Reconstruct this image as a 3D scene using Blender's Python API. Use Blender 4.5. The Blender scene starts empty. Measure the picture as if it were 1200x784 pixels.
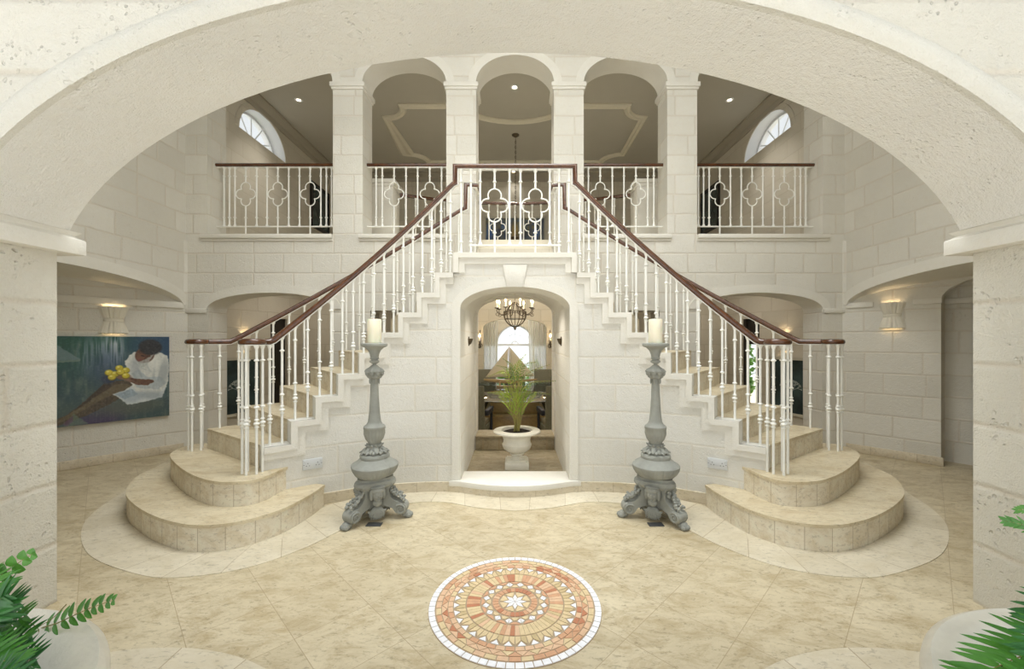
import bpy, bmesh, math, random
import numpy as np
from mathutils import Vector, Matrix
random.seed(7); np.random.seed(7)
PI = math.pi
scene = bpy.context.scene
COL = scene.collection
F, CX, HY, EYE = 485.0, 603.5, 400.0, 1.35
RIS = 0.1785                      # one stair riser
UP = 15 * RIS                     # gallery floor level
def P(px, py, Y):
    return Vector(((px - CX) / F * Y, Y, EYE + (HY - py) / F * Y))

# ------------------------------------------------------------------ mesh builder
class MB:
    def __init__(s): s.faces = []                      # (pts, mat, uvs)
    def face(s, pts, m=0, uv=None): s.faces.append(([Vector(p) for p in pts], m, uv))
    def box(s, x0, x1, y0, y1, z0, z1, m=0):
        p = [(x, y, z) for z in (z0, z1) for y in (y0, y1) for x in (x0, x1)]
        for q in ((0,1,3,2), (4,5,7,6), (0,1,5,4), (2,3,7,6), (0,2,6,4), (1,3,7,5)):
            s.face([p[i] for i in q], m)
    def obox(s, c, ax, ay, az, m=0):                   # centre and three half-axis vectors
        c, ax, ay, az = map(Vector, (c, ax, ay, az))
        p = [c + i*ax + j*ay + k*az for k in (-1,1) for j in (-1,1) for i in (-1,1)]
        for q in ((0,1,3,2), (4,5,7,6), (0,1,5,4), (2,3,7,6), (0,2,6,4), (1,3,7,5)):
            s.face([p[i] for i in q], m)
    def prism(s, poly, z0, z1, m=0, mside=None, uvside=False):
        mside = m if mside is None else mside
        s.face([(x, y, z1) for x, y in poly], m); s.face([(x, y, z0) for x, y in reversed(poly)], m)
        L = 0
        for i in range(len(poly)):
            a, b = poly[i], poly[(i+1) % len(poly)]
            d = math.hypot(a[0]-b[0], a[1]-b[1])
            uv = [(L, z0), (L+d, z0), (L+d, z1), (L, z1)] if uvside else None
            s.face([(a[0],a[1],z0), (b[0],b[1],z0), (b[0],b[1],z1), (a[0],a[1],z1)], mside, uv); L += d
    def rings(s, rings, m=0, closed=True, cap=True):
        n = len(rings[0])
        for a, b in zip(rings, rings[1:]):
            for i in range(n if closed else n-1):
                j = (i+1) % n
                s.face([a[i], a[j], b[j], b[i]], m)
        if cap and closed: s.face(list(reversed(rings[0])), m); s.face(rings[-1], m)
    def lathe(s, prof, n=24, c=(0,0,0), m=0, mod=None, cap=True):
        R = []
        for r, z in prof:
            ring = []
            for k in range(n):
                a = 2*PI*k/n
                rr = max(r, 1e-4) * (mod(a, r, z) if mod else 1)
                ring.append(Vector((c[0]+rr*math.cos(a), c[1]+rr*math.sin(a), c[2]+z)))
            R.append(ring)
        s.rings(R, m, True, cap)
    def tube(s, path, r, n=8, m=0, cap=True):
        path = [Vector(p) for p in path]; R = []
        rr = r if hasattr(r, '__len__') else [r]*len(path)
        ref = None
        for i, p in enumerate(path):
            t = (path[min(i+1, len(path)-1)] - path[max(i-1, 0)])
            t = t.normalized() if t.length > 1e-9 else Vector((0,0,1))
            if ref is None: ref = Vector((0,0,1)) if abs(t.z) < .9 else Vector((1,0,0))
            a = t.cross(ref)
            a = a.normalized() if a.length > 1e-6 else t.orthogonal().normalized()
            b = a.cross(t); ref = b
            R.append([p + rr[i]*(math.cos(2*PI*k/n)*a + math.sin(2*PI*k/n)*b) for k in range(n)])
        s.rings(R, m, True, cap)
    def loop_tube(s, path, r, n=6, m=0):
        path = [Vector(p) for p in path]; N = len(path); R = []
        nrm = (path[1]-path[0]).cross(path[N//3]-path[0]).normalized()
        for i, p in enumerate(path):
            t = (path[(i+1) % N] - path[i-1]).normalized(); a = t.cross(nrm).normalized()
            R.append([p + r*(math.cos(2*PI*k/n)*a + math.sin(2*PI*k/n)*nrm) for k in range(n)])
        s.rings(R + [R[0]], m, True, False)
    def ell(s, c, r, n=12, k=8, m=0, M=None):
        R = []
        for j in range(k+1):
            f = -PI/2 + PI*j/k
            ring = []
            for i in range(n):
                a = 2*PI*i/n
                v = Vector((r[0]*max(math.cos(f), .02)*math.cos(a), r[1]*max(math.cos(f), .02)*math.sin(a), r[2]*math.sin(f)))
                if M: v = M @ v
                ring.append(Vector(c) + v)
            R.append(ring)
        s.rings(R, m, True, True)
    def sweep(s, path, prof, m=0, cap=True, sides=None, closed=False, uv=False):
        path = [Vector(p) for p in path]; N = len(path); R = []; last = None
        for i, p in enumerate(path):
            pa = path[i-1] if (i > 0 or closed) else None
            pb = path[(i+1) % N] if (i < N-1 or closed) else None
            t1 = (p - pa).normalized() if pa is not None else (pb - p).normalized()
            t2 = (pb - p).normalized() if pb is not None else t1
            t = (t1 + t2).normalized()
            sc = 1 / max(.4, t.dot(t1))
            h = Vector((t.x, t.y, 0)); 
            if sides: sd = Vector(sides[i]).normalized()
            elif h.length > 1e-4: sd = Vector((h.y, -h.x, 0)).normalized()
            else: sd = last
            last = sd
            up = sd.cross(t).normalized()
            vert = abs((t2 - t1).dot(up)) > abs((t2 - t1).dot(sd))
            ring = [p + sd*a*(1 if vert else sc) + up*b*(sc if vert else 1) for a, b in prof]
            R.append(ring)
        if closed: R.append(R[0])
        s.rings(R, m, True, cap and not closed)
    def build(s, name, mats, parent=None, loc=(0,0,0), sharp=35, weld=True, kind=None, label=None, cat=None, group=None, bevel=0):
        if not isinstance(mats, (list, tuple)): mats = [mats]
        bm = bmesh.new(); uvl = bm.loops.layers.uv.new('UVMap')
        fl = bm.faces.layers.int.new('hasuv')
        for pts, m, uv in s.faces:
            try: f = bm.faces.new([bm.verts.new(p) for p in pts])
            except ValueError: continue
            f.material_index = m
            if uv:
                f[fl] = 1
                for l, q in zip(f.loops, uv): l[uvl].uv = q
        if weld: bmesh.ops.remove_doubles(bm, verts=bm.verts, dist=2e-5)
        bmesh.ops.recalc_face_normals(bm, faces=bm.faces)
        bm.normal_update()
        if bevel:
            es = [e for e in bm.edges if len(e.link_faces) == 2 and e.calc_face_angle(0) > .6]
            bmesh.ops.bevel(bm, geom=es, offset=bevel, segments=2, profile=.5, affect='EDGES', clamp_overlap=True)
            bm.normal_update()
        for f in bm.faces:
            if f[fl]: continue
            n = f.normal
            if abs(n.z) > .75:
                for l in f.loops: l[uvl].uv = (l.vert.co.x, l.vert.co.y)
            else:
                t = Vector((-n.y, n.x, 0)).normalized() if (abs(n.x)+abs(n.y)) > 1e-6 else Vector((1,0,0))
                if t.x < -1e-3 or (abs(t.x) <= 1e-3 and t.y < 0): t = -t
                for l in f.loops: l[uvl].uv = (l.vert.co.dot(t), l.vert.co.z)
        me = bpy.data.meshes.new(name); bm.to_mesh(me); bm.free()
        for mt in mats: me.materials.append(mt)
        me.polygons.foreach_set('use_smooth', [True]*len(me.polygons))
        me.set_sharp_from_angle(angle=math.radians(sharp))
        return link(name, me, parent, loc, kind, label, cat, group)

def tag(o, label=None, cat=None, group=None, kind=None):
    if label: o['label'] = label
    if cat: o['category'] = cat
    if group: o['group'] = group
    if kind: o['kind'] = kind
    return o
def link(name, me, parent=None, loc=(0,0,0), kind=None, label=None, cat=None, group=None, rz=0):
    o = bpy.data.objects.new(name, me); COL.objects.link(o)
    if parent is not None: o.parent = parent
    o.location = loc; o.rotation_euler = (0, 0, rz)
    return tag(o, label, cat, group, kind)
def thing(name, label, cat, loc=(0,0,0), rz=0, group=None):
    o = bpy.data.objects.new(name, None); COL.objects.link(o)
    o.location = loc; o.rotation_euler = (0, 0, rz); o.empty_display_size = .1
    return tag(o, label, cat, group)
def copy_tree(o, parent=None):
    c = o.copy(); COL.objects.link(c); c.parent = parent
    for ch in list(o.children): copy_tree(ch, c)
    return c
def catmull(pts, k=8, closed=False):
    pts = [Vector(p) for p in pts]; out = []; n = len(pts)
    for i in range(n if closed else n-1):
        if closed: a, b, c, d = pts[i-1], pts[i], pts[(i+1) % n], pts[(i+2) % n]
        else: a, b, c, d = pts[max(i-1,0)], pts[i], pts[i+1], pts[min(i+2,n-1)]
        for j in range(k):
            t = j/k
            out.append(.5*((2*b)+(c-a)*t+(2*a-5*b+4*c-d)*t*t+(3*b-a-3*c+d)*t**3))
    if not closed: out.append(pts[-1])
    return out

# ------------------------------------------------------------------ materials
def srgb(r, g, b):
    f = lambda c: (c/255/12.92) if c/255 <= .04045 else ((c/255+.055)/1.055)**2.4
    return (f(r), f(g), f(b), 1)
class NT:
    def __init__(s, name):
        s.m = bpy.data.materials.new(name); s.m.use_nodes = True
        s.t = s.m.node_tree; s.b = s.t.nodes['Principled BSDF']; s.out = s.t.nodes['Material Output']
    def n(s, typ, **kw):
        nd = s.t.nodes.new(typ)
        for k, v in kw.items():
            if k.startswith('_'): setattr(nd, k[1:], v)
            else:
                key = int(k[1:]) if (k[0] == 'i' and k[1:].isdigit()) else k.replace('__', ' ')
                nd.inputs[key].default_value = v
        return nd
    def l(s, a, b): s.t.links.new(a, b)
    def val(s, op, a, b=None, c=None, clamp=False):
        nd = s.n('ShaderNodeMath', _operation=op, _use_clamp=clamp)
        for i, x in enumerate((a, b, c)):
            if x is None: continue
            if isinstance(x, (int, float)): nd.inputs[i].default_value = x
            else: s.l(x, nd.inputs[i])
        return nd.outputs[0]
    def mix(s, fac, a, b, blend='MIX'):
        nd = s.n('ShaderNodeMix', _data_type='RGBA', _blend_type=blend)
        for i, x in ((0, fac), (6, a), (7, b)):
            if isinstance(x, (int, float)): nd.inputs[i].default_value = x
            elif isinstance(x, tuple): nd.inputs[i].default_value = x
            else: s.l(x, nd.inputs[i])
        return nd.outputs[2]
    def ramp(s, fac, stops):
        nd = s.n('ShaderNodeValToRGB'); s.l(fac, nd.inputs[0]); e = nd.color_ramp.elements
        while len(e) < len(stops): e.new(.5)
        for x, (p, c) in zip(e, stops):
            x.position = p; x.color = c if isinstance(c, tuple) else (c, c, c, 1)
        return nd.outputs[0]
    def bump(s, h, strength=.3, dist=.01, normal=None):
        nd = s.n('ShaderNodeBump', Strength=strength, Distance=dist); s.l(h, nd.inputs['Height'])
        if normal: s.l(normal, nd.inputs['Normal'])
        return nd.outputs[0]
    def obj(s): return s.n('ShaderNodeTexCoord').outputs['Object']
    def uv(s): return s.n('ShaderNodeTexCoord').outputs['UV']
    def noise(s, vec, scale, detail=4, rough=.55, dist=0):
        nd = s.n('ShaderNodeTexNoise', Scale=scale, Detail=detail, Roughness=rough, Distortion=dist)
        s.l(vec, nd.inputs['Vector']); return nd.outputs[0]
    def done(s, col=None, rough=None, normal=None, **kw):
        if col is not None:
            if isinstance(col, tuple): s.b.inputs['Base Color'].default_value = col
            else: s.l(col, s.b.inputs['Base Color'])
        if rough is not None:
            if isinstance(rough, (int, float)): s.b.inputs['Roughness'].default_value = rough
            else: s.l(rough, s.b.inputs['Roughness'])
        if normal is not None: s.l(normal, s.b.inputs['Normal'])
        for k, v in kw.items(): s.b.inputs[k.replace('__', ' ')].default_value = v
        return s.m
def plain(name, rgb, rough=.5, var=.06, scale=12, bump=0, **kw):
    t = NT(name); o = t.obj(); f = t.noise(o, scale, 4)
    c = srgb(*rgb)
    lo = tuple(x*(1-var) for x in c[:3]) + (1,); hi = tuple(min(1, x*(1+var)) for x in c[:3]) + (1,)
    col = t.ramp(f, [(.3, lo), (.7, hi)])
    nm = t.bump(t.noise(o, scale*4, 3), bump, .004) if bump else None
    return t.done(col, rough, nm, **kw)
def coral(name, base, mortar, bw=.5, bh=.245, msize=.011, bricks=True, pit=.5, bumpd=.008, deep=1.0):
    t = NT(name); o = t.obj(); c = srgb(*base); mo = srgb(*mortar)
    big = t.noise(o, 1.3, 3); mid = t.noise(o, 24, 5, .7, .4); fine = t.noise(o, 110, 4, .7)
    vor = t.n('ShaderNodeTexVoronoi', Scale=34.0, Randomness=1.0)
    warp = t.n('ShaderNodeTexNoise', Scale=5.0, Detail=3.0); t.l(o, warp.inputs['Vector'])
    wv = t.n('ShaderNodeVectorMath', _operation='MULTIPLY_ADD'); t.l(warp.outputs[1], wv.inputs[0])
    wv.inputs[1].default_value = (.12, .12, .12); t.l(o, wv.inputs[2]); t.l(wv.outputs[0], vor.inputs['Vector'])
    pits = t.ramp(vor.outputs['Distance'], [(.05, 0.0), (.28, 1.0)])
    pmask = t.ramp(t.noise(o, 4.5, 4, .7), [(.50, 1.0), (.66, 0.0)])     # pits come in patches
    pitf = t.val('MAXIMUM', pits, pmask)
    lo = tuple(x*.93 for x in c[:3]) + (1,); hi = tuple(min(.9, x*1.03) for x in c[:3]) + (1,)
    col = t.ramp(big, [(.3, lo), (.7, hi)])
    col = t.mix(t.ramp(mid, [(.35, 0.0), (.75, .35)]), col, tuple(x*k for x, k in zip(c[:3], (.93, .89, .81))) + (1,))
    h = t.val('MULTIPLY_ADD', mid, .55, t.val('MULTIPLY', fine, .35))
    h = t.val('MULTIPLY_ADD', pitf, pit, h)
    if bricks:
        u = t.uv()
        wn = t.n('ShaderNodeTexNoise', Scale=9.0, Detail=3.0); t.l(u, wn.inputs['Vector'])
        wm = t.n('ShaderNodeVectorMath', _operation='MULTIPLY_ADD'); t.l(wn.outputs[1], wm.inputs[0])
        wm.inputs[1].default_value = (.014, .014, 0); t.l(u, wm.inputs[2])
        br = t.n('ShaderNodeTexBrick', Scale=1.0, Mortar__Size=msize, Mortar__Smooth=1.0, Bias=0.0, Brick__Width=bw, Row__Height=bh,
                 Color1=(.0,.0,.0,1), Color2=(1,1,1,1), Mortar=(.5,.5,.5,1))
        br.offset = .5; br.squash = .72; br.squash_frequency = 3
        t.l(wm.outputs[0], br.inputs['Vector'])
        tone = t.mix(br.outputs['Color'], (.94,.935,.92,1), (1.03,1.03,1.03,1))
        col = t.mix(1.0, col, tone, 'MULTIPLY')
        col = t.mix(t.val('MULTIPLY', br.outputs['Fac'], .75), col, mo)
        h = t.val('MULTIPLY_ADD', br.outputs['Fac'], -.38*deep, h)
    return t.done(col, .85, t.bump(h, .8, bumpd*2), Specular__IOR__Level=.25)
def travertine(name, base, dark, tile=None, rough=.32, joint=.0022, rot=True, uvtile=None, jcol=(168,150,120)):
    t = NT(name); o = t.obj(); c = srgb(*base); d = srgb(*dark)
    mp = t.n('ShaderNodeMapping'); mp.inputs['Rotation'].default_value = (0, 0, .5); mp.inputs['Scale'].default_value = (1, 1.9, 1.9)
    t.l(o, mp.inputs[0])
    s1 = t.noise(mp.outputs[0], 4.6, 10, .78, .6); s2 = t.noise(mp.outputs[0], 24, 7, .75, .4); big = t.noise(o, 1.1, 3)
    col = t.ramp(s1, [(.36, d), (.53, c), (.70, tuple(min(.85, x*1.13) for x in c[:3]) + (1,))])
    fl = t.ramp(s2, [(.37, 1.0), (.46, 0.0)])
    col = t.mix(t.val('MULTIPLY', fl, .55), col, tuple(x*.5 for x in d[:3]) + (1,))
    col = t.mix(t.ramp(big, [(.35, .0), (.7, .35)]), col, tuple(x*k for x, k in zip(d[:3], (1.0, .97, .9))) + (1,))
    nm = None
    if tile or uvtile:
        br = t.n('ShaderNodeTexBrick', Scale=1.0, Mortar__Size=joint, Mortar__Smooth=.1, Color1=(0,0,0,1), Color2=(1,1,1,1), Mortar=(.5,.5,.5,1))
        if tile:
            br.offset = 0; br.squash = 1
            br.inputs['Brick Width'].default_value = tile; br.inputs['Row Height'].default_value = tile
            q = math.sqrt(.5)
            d1 = t.n('ShaderNodeVectorMath', _operation='DOT_PRODUCT'); t.l(o, d1.inputs[0]); d1.inputs[1].default_value = (q, q, 0) if rot else (1,0,0)
            d2 = t.n('ShaderNodeVectorMath', _operation='DOT_PRODUCT'); t.l(o, d2.inputs[0]); d2.inputs[1].default_value = (-q, q, 0) if rot else (0,1,0)
            cb = t.n('ShaderNodeCombineXYZ')
            t.l(t.val('ADD', d1.outputs['Value'], 10*tile-.265), cb.inputs[0]); t.l(t.val('ADD', d2.outputs['Value'], 20*tile-.265), cb.inputs[1])
            t.l(cb.outputs[0], br.inputs['Vector'])
        else:
            br.offset = 0; br.squash = 1
            br.inputs['Brick Width'].default_value = uvtile[0]; br.inputs['Row Height'].default_value = uvtile[1]
            t.l(t.uv(), br.inputs['Vector'])
        col = t.mix(1.0, col, t.mix(br.outputs['Color'], (.93,.92,.90,1), (1.03,1.03,1.03,1)), 'MULTIPLY')
        col = t.mix(t.val('MULTIPLY', br.outputs['Fac'], .8), col, srgb(*jcol))
        nm = t.bump(t.val('MULTIPLY', br.outputs['Fac'], -1.0), .25, .002)
    rg = t.ramp(s1, [(.3, rough+.15), (.7, rough)])
    return t.done(col, rg, nm, Specular__IOR__Level=.4)

M = {}
M['wall'] = coral('coral_block_wall', (226,223,214), (216,208,193), msize=.016, bumpd=.007)
M['stair_wall'] = coral('coral_block_stair', (231,229,222), (223,217,203), bw=.55, bh=.243, msize=.015, pit=.35, bumpd=.005, deep=.6)
M['front'] = coral('coral_block_front', (224,220,208), (214,205,188), bw=.9, bh=.31, msize=.024, pit=1.0, bumpd=.011)  # tone darkened to offset the strong light on this face
M['archi'] = coral('coral_archivolt', (226,223,212), (0,0,0), bricks=False, pit=.4, bumpd=.012)  # darkened along with the front face
M['plain'] = coral('coral_soffit_lightened', (238,236,229), (0,0,0), bricks=False, pit=.4, bumpd=.012)  # arch soffit, tone lightened to stand in for light bounced off the floor
M['trim'] = coral('coral_trim', (231,228,219), (0,0,0), bricks=False, pit=.12, bumpd=.004)
M['gal'] = coral('coral_gallery', (212,205,190), (192,182,162), bw=.6, bh=.26, msize=.009, pit=.2, bumpd=.005)
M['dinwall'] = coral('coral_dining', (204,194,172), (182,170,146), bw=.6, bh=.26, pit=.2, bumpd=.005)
M['ceil'] = plain('ceiling_paint', (192,187,174), .8, .02, 3)
M['ceiltrim'] = plain('ceiling_trim_paint', (226,219,200), .7, .02, 3)
M['cornice'] = plain('cornice_paint', (170,162,146), .7, .02, 3)
M['floor'] = travertine('travertine_floor', (207,195,167), (178,161,127), tile=.35355, joint=.0018, rough=.30)
M['border'] = travertine('travertine_border', (218,209,188), (208,197,172), uvtile=(.31, 9.0), rough=.33, joint=.0025)
M['riser'] = travertine('travertine_riser', (234,226,208), (214,200,172), uvtile=(.165, 9.0), rough=.4, joint=.0022)
M['tread'] = travertine('travertine_tread', (216,204,176), (196,178,144), rough=.3)
M['base'] = travertine('travertine_base', (222,212,192), (208,195,168), uvtile=(.4, 9.0), rough=.45, joint=.002)
M['slate'] = travertine('stone_tile_grey', (178,166,140), (150,138,112), tile=.14, rough=.5, joint=.004)
M['white'] = plain('white_painted_iron', (240,239,232), .35, .02, 6)
def wood(name, base, dark, rough=.22):
    t = NT(name); o = t.obj()
    f = t.noise(o, 14, 6, .6, 1.5)
    return t.done(t.ramp(f, [(.3, srgb(*dark)), (.7, srgb(*base))]), rough, None, Coat__Weight=.5, Coat__Roughness=.1)
M['mahog'] = wood('mahogany', (98,58,30), (60,32,16))
M['tanwood'] = wood('tan_wood', (176,148,98), (150,122,78), .4)
M['grey'] = plain('grey_painted_stone', (150,151,143), .85, .16, 9, .3)
M['urn'] = plain('white_cast_stone', (232,228,214), .8, .05, 20, .2)
M['pot'] = plain('rough_white_stone', (233,228,214), .9, .05, 14, .9)
M['plaster'] = plain('plaster_sconce', (226,220,204), .8, .03, 10, .1)
M['soil'] = plain('dark_soil', (46,36,28), .95, .5, 60, 1.0)
M['wax'] = plain('ivory_wax', (246,240,216), .5, .02, 4, Subsurface__Weight=.25)
M['iron'] = plain('dark_iron', (92,80,62), .45, .2, 20, Metallic=.6)
M['wicker'] = plain('dark_wicker', (104,100,78), .7, .3, 90, .6)
M['black'] = plain('black_cushion', (26,25,28), .6, .1, 9)
M['seatpad'] = plain('taupe_cushion', (122,112,88), .8, .1, 20)
M['sail'] = plain('sail_cloth', (206,196,172), .8, .06, 10)
M['socket'] = plain('white_plastic', (210,212,212), .4, .01, 3)
M['dark'] = plain('dark_slot', (40,40,40), .6, .1, 6)
M['doordark'] = plain('dark_door_wood', (38,34,30), .4, .2, 8)
M['chrome'] = plain('grey_steel', (98,100,102), .4, .05, 6, Metallic=.7)
M['frame'] = plain('pale_frame', (196,190,172), .5, .05, 8)
M['winframe'] = plain('white_window_paint', (236,238,240), .4, .01, 5)
def leaf(name, a, b, sc=14):
    t = NT(name); o = t.obj(); f = t.noise(o, sc, 3)
    m = t.done(t.ramp(f, [(.3, srgb(*a)), (.7, srgb(*b))]), .38, None)
    tr = t.n('ShaderNodeBsdfTranslucent'); tr.inputs[0].default_value = srgb(*b)
    mx = t.n('ShaderNodeMixShader', i0=.25); t.l(t.b.outputs[0], mx.inputs[1]); t.l(tr.outputs[0], mx.inputs[2]); t.l(mx.outputs[0], t.out.inputs[0])
    return m
M['fern'] = leaf('fern_green', (56,118,38), (104,168,70))
M['ferndark'] = leaf('fern_deep_green', (36,90,40), (74,140,68))
M['palm'] = leaf('palm_green', (112,144,40), (170,190,70), 9)
M['palmdark'] = leaf('palm_deep_green', (70,104,44), (112,144,66), 9)
M['stem'] = plain('palm_stem', (150,140,70), .5, .2, 20)
M['shrub'] = leaf('garden_green', (70,130,50), (130,180,90), 3)
def emit(name, rgb, strength):
    t = NT(name); return t.done((0,0,0,1), .5, None, Emission__Color=srgb(*rgb), Emission__Strength=strength)
M['bulb'] = emit('warm_bulb', (255,214,150), 14)
M['down'] = emit('downlight_lens', (255,236,205), 9)
def glass(name, tint=(1,1,1,1), gl=.12):
    t = NT(name); tr = t.n('ShaderNodeBsdfTransparent'); tr.inputs[0].default_value = tint
    g = t.n('ShaderNodeBsdfGlossy', Roughness=.03); mx = t.n('ShaderNodeMixShader', i0=gl)
    t.l(tr.outputs[0], mx.inputs[1]); t.l(g.outputs[0], mx.inputs[2]); t.l(mx.outputs[0], t.out.inputs[0])
    return t.m
M['glass'] = glass('window_glass')
M['tableglass'] = glass('table_glass', (.55,.62,.60,1), .45)
def sheer(name, rgb, clear=.22):
    t = NT(name); c = srgb(*rgb)
    d = t.n('ShaderNodeBsdfDiffuse'); d.inputs[0].default_value = c
    tl = t.n('ShaderNodeBsdfTranslucent'); tl.inputs[0].default_value = c
    tr = t.n('ShaderNodeBsdfTransparent')
    a = t.n('ShaderNodeMixShader', i0=.55); t.l(d.outputs[0], a.inputs[1]); t.l(tl.outputs[0], a.inputs[2])
    b = t.n('ShaderNodeMixShader', i0=clear); t.l(a.outputs[0], b.inputs[1]); t.l(tr.outputs[0], b.inputs[2])
    t.l(b.outputs[0], t.out.inputs[0]); return t.m
M['sail'] = sheer('sail_sheer', (216,206,182), .0)
M['curtain'] = sheer('sheer_curtain', (232,230,222))
def pictglass(name, rgb):
    t = NT(name); o = t.obj(); f = t.noise(o, 3, 4)
    return t.done(t.ramp(f, [(.35, srgb(*[x*.6 for x in rgb])), (.7, srgb(*rgb))]), .12, None)
M['teal'] = pictglass('glazed_teal_print', (70,88,88))
M['darkprint'] = pictglass('glazed_dark_print', (46,58,60))
def vcol(name, rough=.45):
    t = NT(name); a = t.n('ShaderNodeAttribute', _attribute_name='Col')
    return t.done(a.outputs['Color'], rough, t.bump(t.noise(t.obj(), 120, 3), .15, .002))
M['paint'] = vcol('oil_paint')
# ------------------------------------------------------------------ walls with arched openings
def arch_z(o, u):
    a = (o['b'] - o['a'])/2; c = (o['a'] + o['b'])/2
    if o.get('rise', 0) <= 0: return o['sp']
    ea, eb, ec = o.get('ea', a), o.get('eb', o['rise']), o.get('ec', o['sp'])
    k = max(0, 1 - ((u - c)/ea)**2)
    return ec + eb*math.sqrt(k)
def arch_us(o, n):
    a = (o['b'] - o['a'])/2; c = (o['a'] + o['b'])/2
    if o.get('rise', 0) <= 0: return [o['a'], o['b']]
    return [c - a*math.cos(PI*k/n) for k in range(n+1)]
def arched_wall(mb, u0, u1, z0, z1, ops, thick, xf, n=28, front=0, soff=1):
    cuts = [u0]
    for o in sorted(ops, key=lambda o: o['a']):
        _col(mb, cuts[-1], o['a'], z0, z1, thick, xf, front, (len(cuts) == 1, False))
        if o['zb'] > z0: _col(mb, o['a'], o['b'], z0, o['zb'], thick, xf, front, (False, False), (True, False))
        us = arch_us(o, n)
        for ua, ub in zip(us, us[1:]):
            za, zb = arch_z(o, ua), arch_z(o, ub)
            for d in (0, thick):
                mb.face([xf(ua,d,za), xf(ub,d,zb), xf(ub,d,z1), xf(ua,d,z1)], front)
            mb.face([xf(ua,0,za), xf(ub,0,zb), xf(ub,thick,zb), xf(ua,thick,za)], soff)
            mb.face([xf(ua,0,z1), xf(ub,0,z1), xf(ub,thick,z1), xf(ua,thick,z1)], front)
        for u in (o['a'], o['b']):
            zt = arch_z(o, u)
            if zt - o['zb'] > 1e-5: mb.face([xf(u,0,o['zb']), xf(u,thick,o['zb']), xf(u,thick,zt), xf(u,0,zt)], front)
        if o['zb'] > z0 + 1e-6: mb.face([xf(o['a'],0,o['zb']), xf(o['b'],0,o['zb']), xf(o['b'],thick,o['zb']), xf(o['a'],thick,o['zb'])], soff)
        cuts.append(o['b'])
    _col(mb, cuts[-1], u1, z0, z1, thick, xf, front, (len(cuts) == 1, True))
def _col(mb, a, b, z0, z1, t, xf, m, ends=(True, True), caps=(True, True)):
    if b - a < 1e-6: return
    for d in (0, t): mb.face([xf(a,d,z0), xf(b,d,z0), xf(b,d,z1), xf(a,d,z1)], m)
    for z, k in ((z0, caps[0]), (z1, caps[1])):
        if k: mb.face([xf(a,0,z), xf(b,0,z), xf(b,t,z), xf(a,t,z)], m)
    for u, k in ((a, ends[0]), (b, ends[1])):
        if k: mb.face([xf(u,0,z0), xf(u,t,z0), xf(u,t,z1), xf(u,0,z1)], m)
def arch_band(mb, o, w, d0, d1, xf, n=32, zlow=None, m=0, rnd=0.0):
    """raised band round an arch: width w, from depth d0 (wall face) to d1 (its front)"""
    us = arch_us(o, n); pts = [(u, arch_z(o, u)) for u in us]
    if zlow is not None: pts = [(o['a'], zlow)] + pts + [(o['b'], zlow)]
    outs = []
    for i, (u, z) in enumerate(pts):
        a = pts[max(0, i-1)]; b = pts[min(len(pts)-1, i+1)]
        tx, tz = b[0]-a[0], b[1]-a[1]; L = math.hypot(tx, tz) or 1
        nx, nz = -tz/L, tx/L
        if i == 0 and zlow is None: nx, nz = -1, 0
        if i == len(pts)-1 and zlow is None: nx, nz = 1, 0
        outs.append((nx, nz))
    prof = [(0, d0), (0, d1+rnd*.6), (rnd, d1), (w-rnd, d1), (w, d1+rnd*.6), (w, d0)] if rnd else [(0, d0), (0, d1), (w, d1), (w, d0)]
    R = [[Vector(xf(u+nx*q, d, z+nz*q)) for q, d in prof] for (u, z), (nx, nz) in zip(pts, outs)]
    mb.rings(R, m, True, True)

# ---- front arch wall -----------------------------------------------------
YF0, YF1 = 1.73, 2.15
SPR = 1.926
mb = MB()
xf = lambda u, d, z: (u, YF0 + d, z)
fo = dict(a=-2.312, b=2.312, zb=0, sp=SPR, rise=.9, ea=2.394, eb=1.2457, ec=1.603)
# jamb stands a little back from the springing
fj = dict(fo)
arched_wall(mb, -6.9, 6.9, SPR, 5.6, [dict(fo, zb=SPR)], YF1-YF0, xf, n=48)
for s in (-1, 1):
    a, b = (s*6.9, s*2.38) if s < 0 else (s*2.38, s*6.9)
    _col(mb, a, b, 0, SPR, YF1-YF0, xf, 0)
mb.build('wall_front', [M['front'], M['plain']], kind='structure')
mb = MB(); arch_band(mb, dict(fo, zb=SPR), .10, 0, -.045, xf, n=64, rnd=.03)
mb.build('trim_1', M['archi'], kind='structure')
for i, s in enumerate((-1, 1)):
    mb = MB()                                   # moulded impost wrapped round the pier
    prof = [(1.807, .077), (1.885, .077), (1.892, .06), (1.905, .045), (1.926, .068), (1.926, .0), (1.807, .0)]
    e = lambda off: [(s*6.9, YF0-off), (s*(2.38-off), YF0-off), (s*(2.38-off), YF1+off), (s*6.9, YF1+off)]
    R = [[Vector((x, y, z)) for z, off in prof for x, y in [e(off)[k]]] for k in range(4)]
    mb.rings(R, 0, True, True); mb.build('trim_%d' % (2+i), M['trim'], kind='structure', bevel=.006)

# ---- hall side walls --------------------------------------------------------
for s, nm in ((-1, 'wall_left'), (1, 'wall_right')):
    mb = MB(); xs = lambda u, d, z, s=s: (s*(4.1 + d), u, z)
    so = dict(a=2.151, b=5.09, zb=0, sp=1.80, rise=.26)
    arched_wall(mb, 2.15, 5.15, 1.80, 5.6, [dict(so, zb=1.80)], 2.6, xs, n=36)
    mb.build(nm, [M['wall'], M['trim']], kind='structure')
    mb = MB(); arch_band(mb, dict(so, zb=1.80), .11, 0, -.018, xs, n=40)
    mb.build('trim_4' if s < 0 else 'trim_5', M['trim'], kind='structure')

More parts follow.
